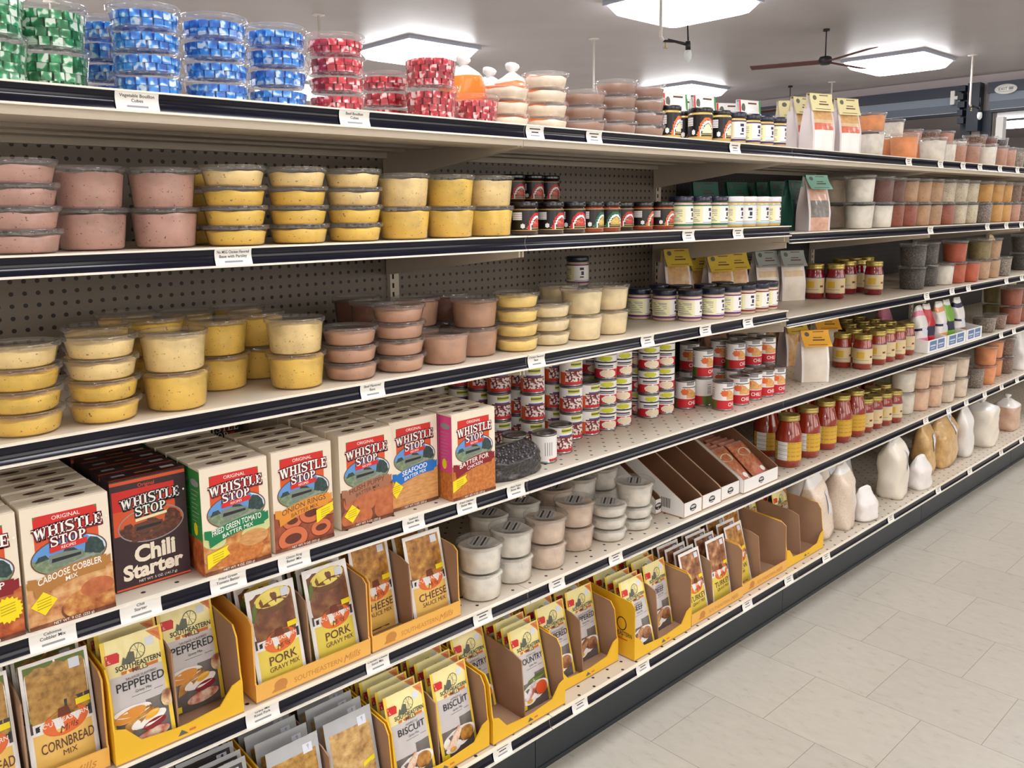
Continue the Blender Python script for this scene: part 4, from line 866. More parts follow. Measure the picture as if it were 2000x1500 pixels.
    P.text(l1, .5, y + .105, .085, btxt, .74, .012, .13, -.16); P.text(l2, .51, y + .01, .06, btxt, .5, .008, .15, -.16)
    sx, sy = stick[1], stick[2]
    if stick[0] == 'd': P.poly([(sx - .15, sy), (sx, sy + .16), (sx + .15, sy + .03), (sx, sy - .14)], 'lemon')
    elif stick[0] == 's': P.star(sx, sy, .17, 'lemon', 18)
    else: P.poly([(sx - .16, sy - .12), (sx - .16, sy + .08), (sx + .16, sy + .15), (sx + .13, sy + .1), (sx + .17, sy + .02), (sx - .14, sy - .12)], 'lemon')
    for i in range(4): P.poly([(sx - .08, sy + .05 - i * .035), (sx + .08, sy + .075 - i * .035), (sx + .08, sy + .085 - i * .035), (sx - .08, sy + .06 - i * .035)], 'lemon_ink')
    P.rect(0, 0, 1, .05, 'pic_dark'); P.text('NET WT. 9 OZ. (255 g)', .5, .028, .034, w, .5)
CART = {}
def carton(key, spec, body='carton_cream', side=None):
    a = MB(); a.box((0, 0, 0), (CW, CDP - .003, CHT), body); a.box((.001, .004, CHT - .0002), (CW - .001, CDP - .008, CHT + .0006), body)
    c = a.mesh('carton')
    a = MB(); carton_front(a, spec); f = a.mesh('front_print')
    a = MB(); P = Print(a, lambda x, y, l: (x, y, CHT + .0006 + l))
    if key != 'chili':
        for cx, cy in ((.04, .026), (.085, .022)): P.ell(cx, cy, .016, .007, 'brown_ink', 14)
        P.rect(.03, .011, .06, .014, 'grey_ink'); P.rect(.075, .034, .11, .037, 'grey_ink')
    else:
        P.rect(.012, .02, .034, .03, 'grey_ink'); P.rect(.095, .018, .118, .03, 'silver_label'); P.rect(.05, .02, .08, .026, 'banner_ochre'); P.rect(.0, .0, CW, .004, 'carton_orange')
    t = a.mesh('top_print'); parts = [('carton', c, {}), ('front_print', f, {}), ('top_print', t, {})]
    if side:
        a = MB(); P = Print(a, lambda x, y, l: (-l, CDP - .002 - x, y)); P.rect(0, 0, CDP - .002, CHT * .98, side[0]); P.rect(0, 0, CDP - .002, CHT * .33, side[1])
        P.ell(.024, CHT * .86, .017, .007, 'grey_ink', 14)
        for i in range(9): P.rect(.008, CHT * .78 - i * .008, .038 - (i * 7 % 5) * .003, CHT * .78 - i * .008 + .0016, 'grey_ink')
        P.ell(.02, CHT * .42, .008, .012, 'lemon', 14)
        parts.append(('side_print', a.mesh('side_print'), {}))
    CART[key] = parts
carton('crisp', ('banner_red', 'APPLE CRISP', 'MIX', 'white_ink', 'pic_crisp', ('s', .84, .36))); carton('cobbler', ('banner_ochre', 'CABOOSE COBBLER', 'MIX', 'white_ink', 'pic_cobbler', ('d', .18, .3)))
carton('chili', 'chili', 'chili_carton'); carton('tomato', ('banner_green', 'FRIED GREEN TOMATO', 'BATTER MIX', 'white_ink', 'pic_fritter', ('f', .2, .22)), side=('side_green', 'pic_crisp'))
carton('onion', ('banner_amber', 'ONION RINGS', 'BATTER MIX', 'frame_brown', 'pic_onion', ('f', .86, .42))); carton('hush', ('banner_tan', 'HUSH PUPPY', 'BATTER MIX', 'brown_ink', 'pic_dark', ('d', .2, .22)))
carton('seafood', ('banner_blue', 'SEAFOOD', 'BATTER MIX', 'white_ink', 'fish', ('d', .1, .36))); carton('chicken', ('banner_red', 'BATTER FOR', 'CHICKEN', 'white_ink', 'chicken', ('f', .16, .28)), side=('side_pink', 'chicken'))
CDESC = {'crisp': 'apple crisp mix', 'cobbler': 'caboose cobbler mix', 'chili': 'dark chili starter', 'tomato': 'fried green tomato batter', 'onion': 'onion ring batter', 'hush': 'hush puppy batter', 'seafood': 'seafood batter', 'chicken': 'chicken batter'}
for key, x, y, n in (('crisp', -1.214, .008, 8), ('cobbler', -1.080, .008, 9), ('chili', -.935, .053, 7), ('tomato', -.798, .012, 7), ('onion', -.658, .018, 4), ('hush', -.504, .031, 10), ('seafood', -.370, .046, 9), ('chicken', -.233, .005, 9)):
    for i in range(n):
        if y + (i + 1) * (CDP + .002) > .545: break
        thing('mix_carton', 'carton of %s, %s' % (CDESC[key], 'front of its row on the fourth shelf' if i == 0 else '%s from the front in its row, fourth shelf' % ORD[i]), 'box', CART[key],
              (x + (random.uniform(-.003, .003) if i else 0), y + i * (CDP + .0012), HD + .0006), 0, 'baking mix cartons on the fourth shelf')
thing('mix_carton', 'dim chili carton standing alone deep behind the tomato batter row', 'box', CART['chili'], (-.648, .42, HD + .0006), 0, 'baking mix cartons on the fourth shelf')

# ------------------------------------------------------------------ gravy packets
PW, PH = .104, .198
def pouch(front, over, back='pouch_silver', w=PW, h=PH, th=.011):
    a = MB()
    bul = lambda p, q: th * .5 * (math.sin(PI * min(1, max(0, p))) ** .6) * (math.sin(PI * min(1, max(0, (q - .03) / .92))) ** .5) if 0 < p < 1 and .03 < q < .95 else 0
    cr = lambda p, q: .0007 * math.sin(23 * p + 9 * q) * math.sin(PI * p)
    a.grid(lambda p, q: (w * (p - .5), -bul(p, q) - cr(p, q) - .0003, h * q), 14, 22, front)
    a.grid(lambda p, q: (w * (.5 - p), bul(p, q) + .0003, h * q), 8, 12, back)
    P = Print(a, lambda x, y, l: (w * (x - .5), -bul(x, y / h * w) - cr(x, y / h * w) - .0003 - l * 1.6, y * w), (0, .01, 1, h / w * .995)); over(P, h / w)
    return a.mesh('food_packet')
def family(title, picm, plate):
    def front(p, q):
        if p < .04 or p > .96 or q > .985: return 'pouch_yellow'
        if q > .70: return 'pouch_pale'
        return 'pouch_grey' if q > (.34 if p < .6 else .40) else 'plate_dark'
    def over(P, H):
        P.poly([(.74, H * .985), (.96, H * .985), (.96, H * .86)], 'corner_orange'); P.poly([(.8, H * .97), (.945, H * .97), (.945, H * .9)], 'ribbon')
        P.rect(.70, H * .86, .84, H * .93, 'sticker')
        cx, cy, r = .56, H * .845, .13
        P.ring(cx, cy, r, r, .014, 'mill_grey', 20)
        for i in range(5): g = PI * i / 5; P.poly([(cx + r * math.cos(g) + .004, cy + r * math.sin(g)), (cx + r * math.cos(g) - .004, cy + r * math.sin(g)), (cx - r * math.cos(g) - .004, cy - r * math.sin(g)), (cx - r * math.cos(g) + .004, cy - r * math.sin(g))], 'mill_grey')
        P.poly([(.28, H * .765), (.32, H * .83), (.36, H * .81), (.42, H * .86), (.5, H * .85), (.5, H * .765)], 'mill_grey')
        P.poly([(.05, H * .80), (.05, H * .885), (.24, H * .885), (.27, H * .865), (.25, H * .8)], 'carton_red'); P.text('FAMILY', .15, H * .865, .05, 'white_ink', .17); P.text('SIZE', .14, H * .825, .05, 'white_ink', .14)
        P.text('SOUTHEASTERN', .55, H * .745, .085, 'ink', .74, .02); P.rect(.26, H * .685, .86, H * .712, 'ribbon'); P.text('MILLS', .56, H * .70, .075, 'brown_ink', .3, .02)
        P.text('SAUSAGE FLAVORED' if title == 'PEPPERED' else 'HOMESTYLE', .56, H * .64, .04, 'brown_ink', .5); P.text(title, .54, H * .585, .14, 'ink', .78, .008); P.text('Gravy Mix', .56, H * .515, .045, 'ink', .34)
        P.rect(.36, H * .475, .88, H * .479, 'mill_grey')
        if plate == 1:
            P.ell(.35, H * .36, .3, .09, 'egg_white', 20); P.ell(.3, H * .33, .26, .1, 'banner_amber', 18, .2); P.poly([(.16, H * .16), (.2, H * .26), (.62, H * .37), (.68, H * .32), (.3, H * .18)], 'pic_cheese')
            P.ell(.58, H * .24, .3, .1, 'egg_white', 20, .15); P.ell(.64, H * .275, .13, .06, 'egg_yolk', 16, .3); P.ell(.66, H * .19, .2, .075, 'banner_red', 16, .15); P.ell(.6, H * .1, .3, .1, 'pic_bacon', 18, .1); P.ell(.93, H * .36, .12, .14, 'pic_breakfast', 16)
        else:
            P.ell(.52, H * .2, .46, .2, 'egg_white', 26, .1); P.poly([(.06, H * .14), (.2, H * .17), (.5, H * .33), (.62, H * .3), (.5, H * .2), (.3, H * .1)], picm)
            P.ell(.72, H * .2, .2, .16, 'pic_cheese' if plate == 2 else 'carton_orange' if plate == 3 else 'pic_turkey', 18); P.ell(.3, H * .1, .2, .08, 'egg_white', 16); P.ell(.3, H * .1, .09, .05, 'egg_yolk', 12)
            if plate == 3: P.ell(.62, H * .34, .3, .06, 'olive_leaf', 16, .1)
        P.rect(.05, H * .015, .2, H * .07, 'lemon')
    return pouch(front, over)
def gold(l1, l2, picm, lower):
    def front(p, q):
        if p < .05 or p > .95 or q > .97: return 'pouch_white'
        return lower if q < .40 else picm if q > .52 else 'pouch_white'
    def over(P, H):
        if picm == 'pic_gravyroast':
            P.poly([(.06, H * .52), (.06, H * .96), (.94, H * .96), (.94, H * .52)], 'pouch_white'); P.ell(.52, H * .88, .38, .16, 'pouch_lemon', 20, .1); P.ell(.52, H * .72, .41, .26, 'pic_gravyroast', 26, .12); P.ell(.56, H * .8, .34, .12, 'frame_brown', 20, .15); P.poly([(.06, H * .7), (.1, H * .84), (.17, H * .88), (.18, H * .68)], 'olive_leaf')
        if picm == 'pic_corn':
            P.rect(.05, H * .52, .95, H * .97, 'olive_leaf'); P.poly([(.06, H * .56), (.08, H * .78), (.3, H * .88), (.55, H * .84), (.55, H * .6), (.3, H * .54)], 'pic_corn'); P.poly([(.45, H * .76), (.62, H * .92), (.92, H * .84), (.9, H * .7), (.62, H * .64)], 'pic_corn'); P.rect(.56, H * .56, .95, H * .63, 'pouch_dark')
        P.rect(.05, H * .43, .95, H * .52, 'pouch_dark'); P.ell(.55, H * .455, .34, .2, 'mill_orange', 28, .1); P.poly([(.44, H * .5), (.46, H * .57), (.6, H * .575), (.64, H * .5)], 'script_ink')
        P.poly([(.12, H * .435), (.12, H * .48), (.93, H * .51), (.93, H * .465)], 'ink'); P.text('SOUTHEASTERN', .53, H * .473, .07, 'white_ink', .74, .01, .06); P.text('Mills', .58, H * .405, .11, 'script_ink', .34, 0, .12, 0, None, .25)
        P.text(l1, .55, H * .29, .16, 'brown_ink', .78, .008, .03); P.text(l2, .56, H * .205, .09, 'brown_ink', .62, 0, .03); P.rect(.72, H * .55, .94, H * .6, 'lemon'); P.rect(.70, H * .86, .86, H * .94, 'sticker')
        P.rect(.3, H * .03, .76, H * .045, 'brown_ink')
    return pouch(front, over)
def filmpouch(picm, dark):
    def front(p, q):
        if p < .05 or p > .95 or q > .95: return 'pouch_silver'
        return 'pouch_dark' if dark and (q > .5 or p > .7) else ('pouch_silver' if q > .86 else picm)
    def over(P, H):
        P.rect(.68, H * .84, .86, H * .93, 'sticker'); P.ell(.45, H * .62, .34, .2, picm, 22, .2); P.ell(.68, H * .5, .24, .16, picm, 20); P.ell(.5, H * .3, .3, .13, 'mill_orange', 22); P.poly([(.66, H * .42), (.66, H * .47), (.92, H * .5), (.92, H * .45)], 'lemon')
    return pouch(front, over, w=.112)
noisy('plate_dark', [(58, 54, 52), (104, 98, 94), (150, 146, 142)], 30, .4, .4)
PK = {'peppered': family('PEPPERED', 'pic_breakfast', 1), 'biscuit': family('BISCUIT', 'pic_bacon', 2), 'country': family('COUNTRY', 'pic_sausage', 3), 'pepper white': family('PEPPERED', 'pic_turkey', 4), 'beef': family('BEEF', 'pic_beef', 4),
      'cornbread': gold('CORNBREAD', 'MIX', 'pic_corn', 'pouch_gold'), 'pork': gold('PORK', 'GRAVY MIX', 'pic_gravyroast', 'pouch_lemon'), 'cheese': gold('CHEESE', 'SAUCE MIX', 'pic_cheese', 'pouch_gold'), 'turkey': gold('TURKEY', 'GRAVY MIX', 'pic_turkey', 'pouch_lemon'), 'stew': gold('STEW', 'MIX', 'pic_cheese', 'pouch_lemon'),
      'silver': filmpouch('pic_corn', True), 'breader': filmpouch('pic_corn', False), 'fried chicken': filmpouch('pic_fried', False)}
PDES = {'peppered': 'yellow edged peppered gravy packet', 'biscuit': 'biscuit gravy packet', 'country': 'country gravy packet', 'pepper white': 'pale peppered gravy packet', 'beef': 'beef gravy packet', 'cornbread': 'gold cornbread mix packet', 'pork': 'gold pork gravy packet', 'cheese': 'gold cheese sauce packet', 'turkey': 'gold turkey gravy packet', 'stew': 'white edged stew mix packet',
        'silver': 'dark silver film packet', 'breader': 'silver film breading packet', 'fried chicken': 'clear film fried chicken packet'}
def tray(sh, x0, x1, y0, style, cols, where, dep=.30, wall=.165, printed=True):
    """display tray with two columns of packets: cols = [(packet, how many, distance of the first from the front)]"""
    z = SHN[sh][0]; w = x1 - x0; t = .003; col = 'tray_amber' if style == 'amber' else 'tray_yellow'
    parts = []
    a = MB(); a.box((0, 0, 0), (w, dep, t), 'kraft'); parts.append(('tray_floor', a.mesh('tray_floor'), {}))
    if style == 'amber': prof = [(0, t), (0, .036), (.003, .04), (.006, wall - .01), (.02, wall), (dep, wall + .025), (dep, t)]
    else: prof = [(0, t), (0, .06), (.004, .075), (.012, wall - .02), (.026, wall), (dep, wall + .022), (dep, t)]
    if style == 'sidelogo': prof = [(0, t), (0, wall - .012), (.012, wall), (dep, wall + .022), (dep, t)]
    for nm, xx in (('side_wall', 0), ('divider', w / 2 - t / 2), ('side_wall', w - t)):
        a = MB(); pf = prof if nm == 'side_wall' else [(.02, t), (.02, .04), (.03, wall - .015), (.06, wall - .005), (dep - t, wall + .015), (dep - t, t)]
        a.prism(pf, xx, xx + t, col if nm == 'side_wall' and xx > 0 else 'kraft', 'kraft' if nm == 'divider' else col, col if nm == 'side_wall' and xx == 0 else 'kraft'); parts.append((nm, a.mesh(nm), {}))
    a = MB(); a.box((t, dep - t, t), (w - t, dep, wall + .02), 'kraft'); parts.append(('back_wall', a.mesh('back_wall'), {}))
    a = MB()
    if style == 'amber': pts = [(t, t), (w - t, t), (w - t, .036), (t, .036)]
    else: pts = [(t, t), (w - t, t), (w - t, .066), (w - .02, .06), (w - .045, .03), (w * .55, .024), (w * .45, .024), (.045, .03), (.02, .06), (t, .066)]
    n = len(pts); vs = [(x, 0, q) for x, q in pts] + [(x, t, q) for x, q in pts]
    a.add(vs, [list(range(n)), [n + i for i in range(n)][::-1]] + [[(i + 1) % n, i, n + i, n + (i + 1) % n] for i in range(n)], [col, 'kraft'] + [col] * n)
    P = Print(a, lambda x, y, l: (x, -l, y))
    if style == 'amber':
        P.text('SOUTHEASTERN', w * .52, .017, .011, 'tray_ink', w * .42); P.text('Mills', w * .82, .018, .016, 'tray_ink', w * .2, 0, .1, 0, None, .3); P.ell(w * .2, .02, .014, .011, 'tray_ink', 14); P.poly([(w * .12, .009), (w * .16, .018), (w * .24, .012), (w * .24, .008)], 'tray_ink')
    else: P.poly([(w * .46, .008), (w * .49, .018), (w * .52, .012), (w * .54, .008)], 'mill_grey'); P.rect(w * .55, .01, w * .6, .014, 'ribbon')
    parts.append(('front_lip', a.mesh('front_lip'), {}))
    if style == 'sidelogo':
        a = MB(); P = Print(a, lambda x, y, l: (-l, .075 - x, y)); P.ring(.03, .095, .017, .02, .003, 'ink', 18); P.text('SOUTHEASTERN', .022, .068, .012, 'ink', .086, .02); P.rect(-.01, .05, .05, .053, 'carton_red'); P.text('MILLS', .02, .059, .008, 'ink'); parts.append(('side_print', a.mesh('side_print'), {}))
    z += .0006
    thing('display_tray', '%s cardboard display tray of %s' % ('amber' if style == 'amber' else 'yellow', where), 'display tray', parts, (x0, y0, z), 0, 'packet display trays')
    cw = w / 2
    for c, (k, n, d0) in enumerate(cols):
        step = min(.036, (dep - .075 - d0) / max(1, n))
        for i in range(n):
            lean = math.radians(-13 + random.uniform(-2.5, 2.5)); yy = y0 + d0 + .009 + i * step
            thing('food_packet', '%s, %s in the %s column, %s' % (PDES[k], ORD[i] + (' from front' if i else ' and frontmost'), ('left', 'right')[c], where), 'packet', [('p', PK[k])],
                  (x0 + cw * (c + .5) + random.uniform(-.002, .002), yy, z + t + .001), random.uniform(-.02, .02), 'gravy and mix packets in display trays', lean)
tray('E', -1.212, -.978, .016, 'amber', [('cornbread', 4, .012), ('cornbread', 4, .012)], 'cornbread')
tray('E', -.972, -.743, .006, 'yellow', [('peppered', 5, .005), ('peppered', 4, .06)], 'sausage gravy')
tray('E', -.714, -.456, .014, 'amber', [('pork', 6, .006), ('pork', 7, .012)], 'pork gravy')
tray('E', -.450, -.208, .016, 'amber', [('cheese', 5, .055), ('cheese', 6, .014)], 'cheese sauce')
tray('F', -.985, -.725, -.055, 'yellow', [('silver', 5, .03), ('silver', 6, .03)], 'dark silver packets')
tray('F', -.718, -.455, -.055, 'yellow', [('breader', 6, .012), ('fried chicken', 4, .012)], 'breading mix')
tray('F', -.450, -.188, -.055, 'yellow', [('biscuit', 8, .005), ('biscuit', 7, .014)], 'biscuit gravy')
tray('F', -.181, .062, -.060, 'yellow', [('country', 5, .105), ('country', 6, .03)], 'country gravy')
tray('F', .070, .315, -.022, 'yellow', [('pepper white', 5, .03), ('pepper white', 5, .05)], 'pale peppered gravy')
tray('F', .343, .608, -.056, 'sidelogo', [('beef', 7, .012), ('beef', 6, .045)], 'beef gravy')
tray('F', .617, .899, -.052, 'amber', [('turkey', 8, .012), ('turkey', 7, .02)], 'turkey gravy')
tray('F', .906, 1.183, -.046, 'amber', [('stew', 5, .03), ('stew', 3, .14)], 'stew mix')
tray('F', 1.190, 1.452, -.042, 'yellow', [('country', 3, .14), ('country', 4, .1)], 'few packets left')

# ------------------------------------------------------------------ cardboard bins and the jerky tray on the fifth shelf
def bin_(x0, x1, y0, label, front='white_label', dep=.32, hi=.20, group=None):
    w = x1 - x0; t = .003; parts = []
    a = MB(); a.box((0, 0, 0), (w, dep, t), 'kraft'); parts.append(('tray_floor', a.mesh('tray_floor'), {}))
    pf = [(0, t), (0, .045), (.012, .055), (dep - .05, hi), (dep, hi), (dep, t)]
    for xx in (0, w - t):
        a = MB(); a.prism(pf, xx, xx + t, 'white_label' if xx else 'kraft_dark', 'kraft', 'white_label' if xx == 0 else 'kraft_dark')
        if xx == 0:
            P = Print(a, lambda x, y, l: (-l, x, y))
            for i in range(6): P.rect(.05 + i * .006, .02, .053 + i * .006, .05, 'ink')
        parts.append(('side_wall', a.mesh('side_wall'), {}))
    a = MB(); a.box((t, dep - t, t), (w - t, dep, hi), 'kraft_dark'); parts.append(('back_wall', a.mesh('back_wall'), {}))
    a = MB(); a.box((t, 0, t), (w - t, t, .045), front); P = Print(a, lambda x, y, l: (x, -l, y)); P.ell(w * .5, .024, .017, .011, 'ink', 18); P.ell(w * .5, .027, .013, .004, 'silver_label', 14); P.rect(w * .4, .016, w * .6, .0185, 'white_label'); parts.append(('front_lip', a.mesh('front_lip'), {}))
    thing('cardboard_bin', label, 'cardboard bin', parts, (x0, y0, HE + .0006), 0, 'white fronted cardboard bins')
bin_(.634, .665, .098, 'empty white-fronted cardboard bin behind the white tub stack')
bin_(.668, .764, .018, 'empty white-fronted cardboard bin, first of the three open ones'); bin_(.767, .873, .020, 'empty white-fronted cardboard bin, middle of the three open ones'); bin_(.877, .986, .024, 'empty white-fronted cardboard bin left of the jerky tray')
bin_(.990, 1.209, .012, 'white-fronted cardboard tray full of clear snack packs', hi=.2)
noisy('snack', [(96, 40, 28), (170, 80, 54), (206, 140, 100), (150, 108, 80)], 70, .35, .5); mat('snack_band', (214, 110, 84), .35, coat=.6); mat('snack_seal', (196, 200, 160), .5)
def snackmesh():
    a = MB(); a.grid(lambda p, q: (.098 * (p - .5), -.012 * math.sin(PI * p) ** .6 * math.sin(PI * q) ** .5 - .002, .17 * q), 10, 14, lambda p, q: 'clear_film' if q > .93 or q < .05 else 'snack'); a.grid(lambda p, q: (.098 * (.5 - p), .001, .17 * q), 4, 4, 'snack')
    P = Print(a, lambda x, y, l: (.098 * (x - .5), -.012 * math.sin(PI * min(1, max(0, x))) ** .6 * math.sin(PI * min(1, max(0, y / 1.635))) ** .5 - .002 - l * 2, y * .104))
    P.ell(.5, 1.15, .34, .17, 'snack_seal', 22); P.poly([(.1, .6), (.1, .76), (.9, .82), (.9, .66)], 'snack_band'); P.ell(.35, .3, .16, .12, 'snack_band', 14); P.ell(.68, .4, .14, .1, 'white_ink', 14); return a.mesh('snack_pack')
SNK = snackmesh()
for c in range(2):
    for i in range(6):
        thing('snack_pack', 'clear pack of red brown snack pieces, %s from front, %s column' % (ORD[i], ('left', 'right')[c]), 'snack pack', [('p', SNK)], (.990 + .219 * (.25 + .5 * c), .024 + i * .028, HE + .0075), 0, 'snack packs leaning in the white tray', math.radians(-52))
# ------------------------------------------------------------------ gusseted bags with folded header cards
mat('card_yellow', (222, 212, 160), .6); mat('card_lemon', (206, 178, 60), .6); mat('card_green', (126, 176, 160), .6); mat('card_teal', (48, 104, 92), .6); mat('card_grey', (150, 158, 156), .6); mat('card_brown', (176, 132, 108), .6); mat('card_orange', (240, 178, 60), .6)
mat('film_side', (214, 204, 204), .35, coat=.3); mat('film_white', (234, 232, 230), .3, coat=.4); noisy('pasta', [(150, 104, 56), (206, 160, 100), (228, 190, 136)], 60, .4, .4); noisy('pasta_pale', [(186, 150, 104), (214, 186, 146), (232, 212, 180)], 60, .4, .4)
noisy('pepper_mix', [(150, 60, 40), (214, 110, 84), (226, 170, 130)], 60, .4, .4); noisy('dark_mix', [(28, 44, 42), (50, 70, 64), (84, 100, 90)], 50, .4, .4); noisy('soup_flour', [(206, 190, 170), (224, 214, 200), (236, 230, 220)], 22, .4, .4); noisy('pink_mix', [(170, 120, 96), (206, 160, 136), (222, 186, 166)], 60, .4, .4); noisy('grey_mix', [(60, 60, 56), (110, 106, 98), (150, 144, 132)], 70, .4, .4)
def header_bag(zones, card, side='film_side', w=.105, d=.062, h=.155, hh=.052, flap=.016, red=None):
    a = MB(); fy = lambda q: d * .46 * max(0, (q - .3) / .7) ** 1.3; by = lambda q: d - d * .46 * max(0, (q - .3) / .7) ** 1.3
    wob = lambda p, q: .0025 * math.sin(9 * p + 5 * q) * math.sin(PI * q)
    zf = lambda p, q: next((m_ for t, m_ in zones if q <= t), zones[-1][1]) if .05 < p < .95 else side
    a.grid(lambda p, q: (w * (p - .5), fy(q) - .006 * math.sin(PI * p) * math.sin(PI * min(1, q * 1.1)) + wob(p, q), h * q), 12, 16, zf)
    a.grid(lambda p, q: (w * (.5 - p), by(q), h * q), 4, 8, side)
    for s in (-1, 1):
        a.grid(lambda p, q: (s * (w * .5 - .016 * math.sin(PI * p) * q), fy(q) + (by(q) - fy(q)) * (p if s > 0 else 1 - p), h * q), 6, 8, side)
    a.poly([(-w / 2, 0, .0004), (-w / 2, d, .0004), (w / 2, d, .0004), (w / 2, 0, .0004)], side); b_ = a.mesh('bag')
    a = MB(); top = h + .006; y0 = d * .47
    a.grid(lambda p, q: (w * 1.02 * (p - .5), y0 - .002 - flap * (1 - q) ** 1.5 - .006, top - hh * (1 - q)), 1, 6, card); a.grid(lambda p, q: (w * 1.02 * (.5 - p), y0 + .006 + .004 * (1 - q), top - hh * .8 * (1 - q)), 1, 3, card)
    a.box((-w * .51, y0 - .009, top - .0005), (w * .51, y0 + .007, top + .0005), card)
    P = Print(a, lambda x, y, l: (w * (x - .5), y0 - .002 - flap * (1 - y) ** 1.5 - .0062 - l, top - hh * (1 - y)))
    P.rect(.42, .88, .82, .93, 'brown_ink'); P.ell(.2, .76, .09, .14, 'mill_grey', 14); P.rect(.4, .52, .72, .57, 'brown_ink'); P.rect(.36, .36, .8, .43, 'brown_ink'); P.rect(.15, .1, .85, .13, 'brown_ink')
    if red: P.rect(.0, .0, .07, 1, 'carton_red'); P.rect(.93, 0, 1, 1, 'side_green'); P.rect(.1, .02, .95, .08, 'carton_red')
    return [('bag', b_, {}), ('header_card', a.mesh('header_card'), {})]
HBAG = {'yellow': header_bag([(.38, 'film_white'), (.5, 'pepper_mix'), (.56, 'pasta_pale'), (1, 'pasta')], 'card_yellow', h=.19, hh=.06), 'white': header_bag([(1, 'film_white')], 'film_white', 'film_white', h=.18, hh=.11, flap=.012, red=1),
        'teal': header_bag([(1, 'dark_mix')], 'card_teal', 'card_teal', h=.175, hh=.07), 'green': header_bag([(.25, 'pink_mix'), (.55, 'grey_mix'), (1, 'pink_mix')], 'card_green', h=.19, hh=.05, flap=.03),
        'lemon': header_bag([(1, 'pasta')], 'card_lemon', h=.19, hh=.06, flap=.03), 'grey': header_bag([(.5, 'soup_flour'), (.6, 'pasta_pale'), (1, 'soup_flour')], 'card_grey', h=.19, hh=.06, flap=.03), 'brown': header_bag([(.5, 'film_white'), (1, 'pasta_pale')], 'card_brown', h=.175, hh=.07, flap=.03), 'orange': header_bag([(1, 'soup_flour')], 'card_orange', 'film_white', h=.185, hh=.055, flap=.04)}
HD_ = {'yellow': 'clear bag with a pale yellow header card', 'white': 'white paper pouch with red and green edges', 'teal': 'dark bag with a teal header card', 'green': 'layered mix bag with a pale green header', 'lemon': 'pasta bag with a lemon yellow header', 'grey': 'soup mix bag with a grey header', 'brown': 'bag with a light brown header card', 'orange': 'white mix bag with an orange header card'}
def hb(key, sh, u, y, where, rz=0, sc=1):
    x = shelf_x(sh, u, y); r = .045 * sc
    while any(q[0] == sh and math.hypot(x - q[1], y + .03 - q[2]) < r + q[3] for q in SPOTS) and y < .49: y += .004; x = shelf_x(sh, u, y)
    y = min(y, .485); x = shelf_x(sh, u, y)
    if abs(x - W) < .085 and y > .12: x = W + math.copysign(.085, x - W)
    SPOTS.append((sh, x, y + .03, r))
    thing('header_bag', '%s, %s' % (HD_[key], where), 'bag', HBAG[key], (x, y, shelf_z(sh, x) + .0006), rz - (.75 if key == 'orange' else .45 if key in ('grey', 'lemon', 'brown') else .32), 'bags with folded header cards on the ' + SHN[sh][1], scale=(sc, sc, sc))
for k, sh, u, y, wh, rz in (('yellow', 'A', 1608, .03, 'third of four on the top shelf', .05), ('yellow', 'A', 1660, .03, 'last of four on the top shelf', .02), ('yellow', 'A', 1575, .09, 'second of four on the top shelf', .1), ('yellow', 'A', 1549, .14, 'first of four, half behind a jar', -.3),
    ('white', 'A', 1470, .24, 'frontmost and fully visible', .1), ('white', 'A', 1428, .28, 'second from the right', -.2), ('white', 'A', 1385, .27, 'in the middle of the row', .15), ('white', 'A', 1352, .33, 'fourth from the right', .2), ('white', 'A', 1325, .3, 'fifth from the right', .1), ('white', 'A', 1305, .36, 'leftmost behind the dark jars', .1),
    ('green', 'B', 1600, .05, 'front of the second shelf', .05), ('teal', 'B', 1562, .09, 'beside the front green one', .3), ('teal', 'B', 1530, .2, 'second from the front', 0), ('teal', 'B', 1502, .26, 'third from the front', .1), ('teal', 'B', 1474, .32, 'fourth from the front', .1), ('teal', 'B', 1445, .36, 'fifth from the front', .1), ('teal', 'B', 1382, .4, 'leftmost, near the steel upright', -.1),
    ('grey', 'C', 1550, .25, 'frontmost of three on the third shelf', 0), ('grey', 'C', 1500, .31, 'middle of three on the third shelf', .1), ('grey', 'C', 1466, .34, 'left of three on the third shelf', .1), ('lemon', 'C', 1440, .33, 'right of four on the third shelf', .1), ('lemon', 'C', 1408, .31, 'third of four on the third shelf', .05), ('lemon', 'C', 1372, .36, 'second of four on the third shelf', .1), ('lemon', 'C', 1340, .38, 'left of four on the third shelf', .1),
    ('orange', 'D', 1592, .065, 'front one on the fourth shelf', .1), ('orange', 'D', 1614, .24, 'behind the front one', .1), ('lemon', 'D', 1556, .28, 'dim one beside the orange headers', .1), ('lemon', 'D', 1532, .33, 'dim one behind the chili cans', .1), ('brown', 'D', 1490, .36, 'right of three behind the chili cans', .1), ('brown', 'D', 1447, .39, 'middle of three behind the chili cans', .1), ('brown', 'D', 1398, .42, 'left of three behind the chili cans', .1)):
    hb(k, sh, u, y, wh, rz)

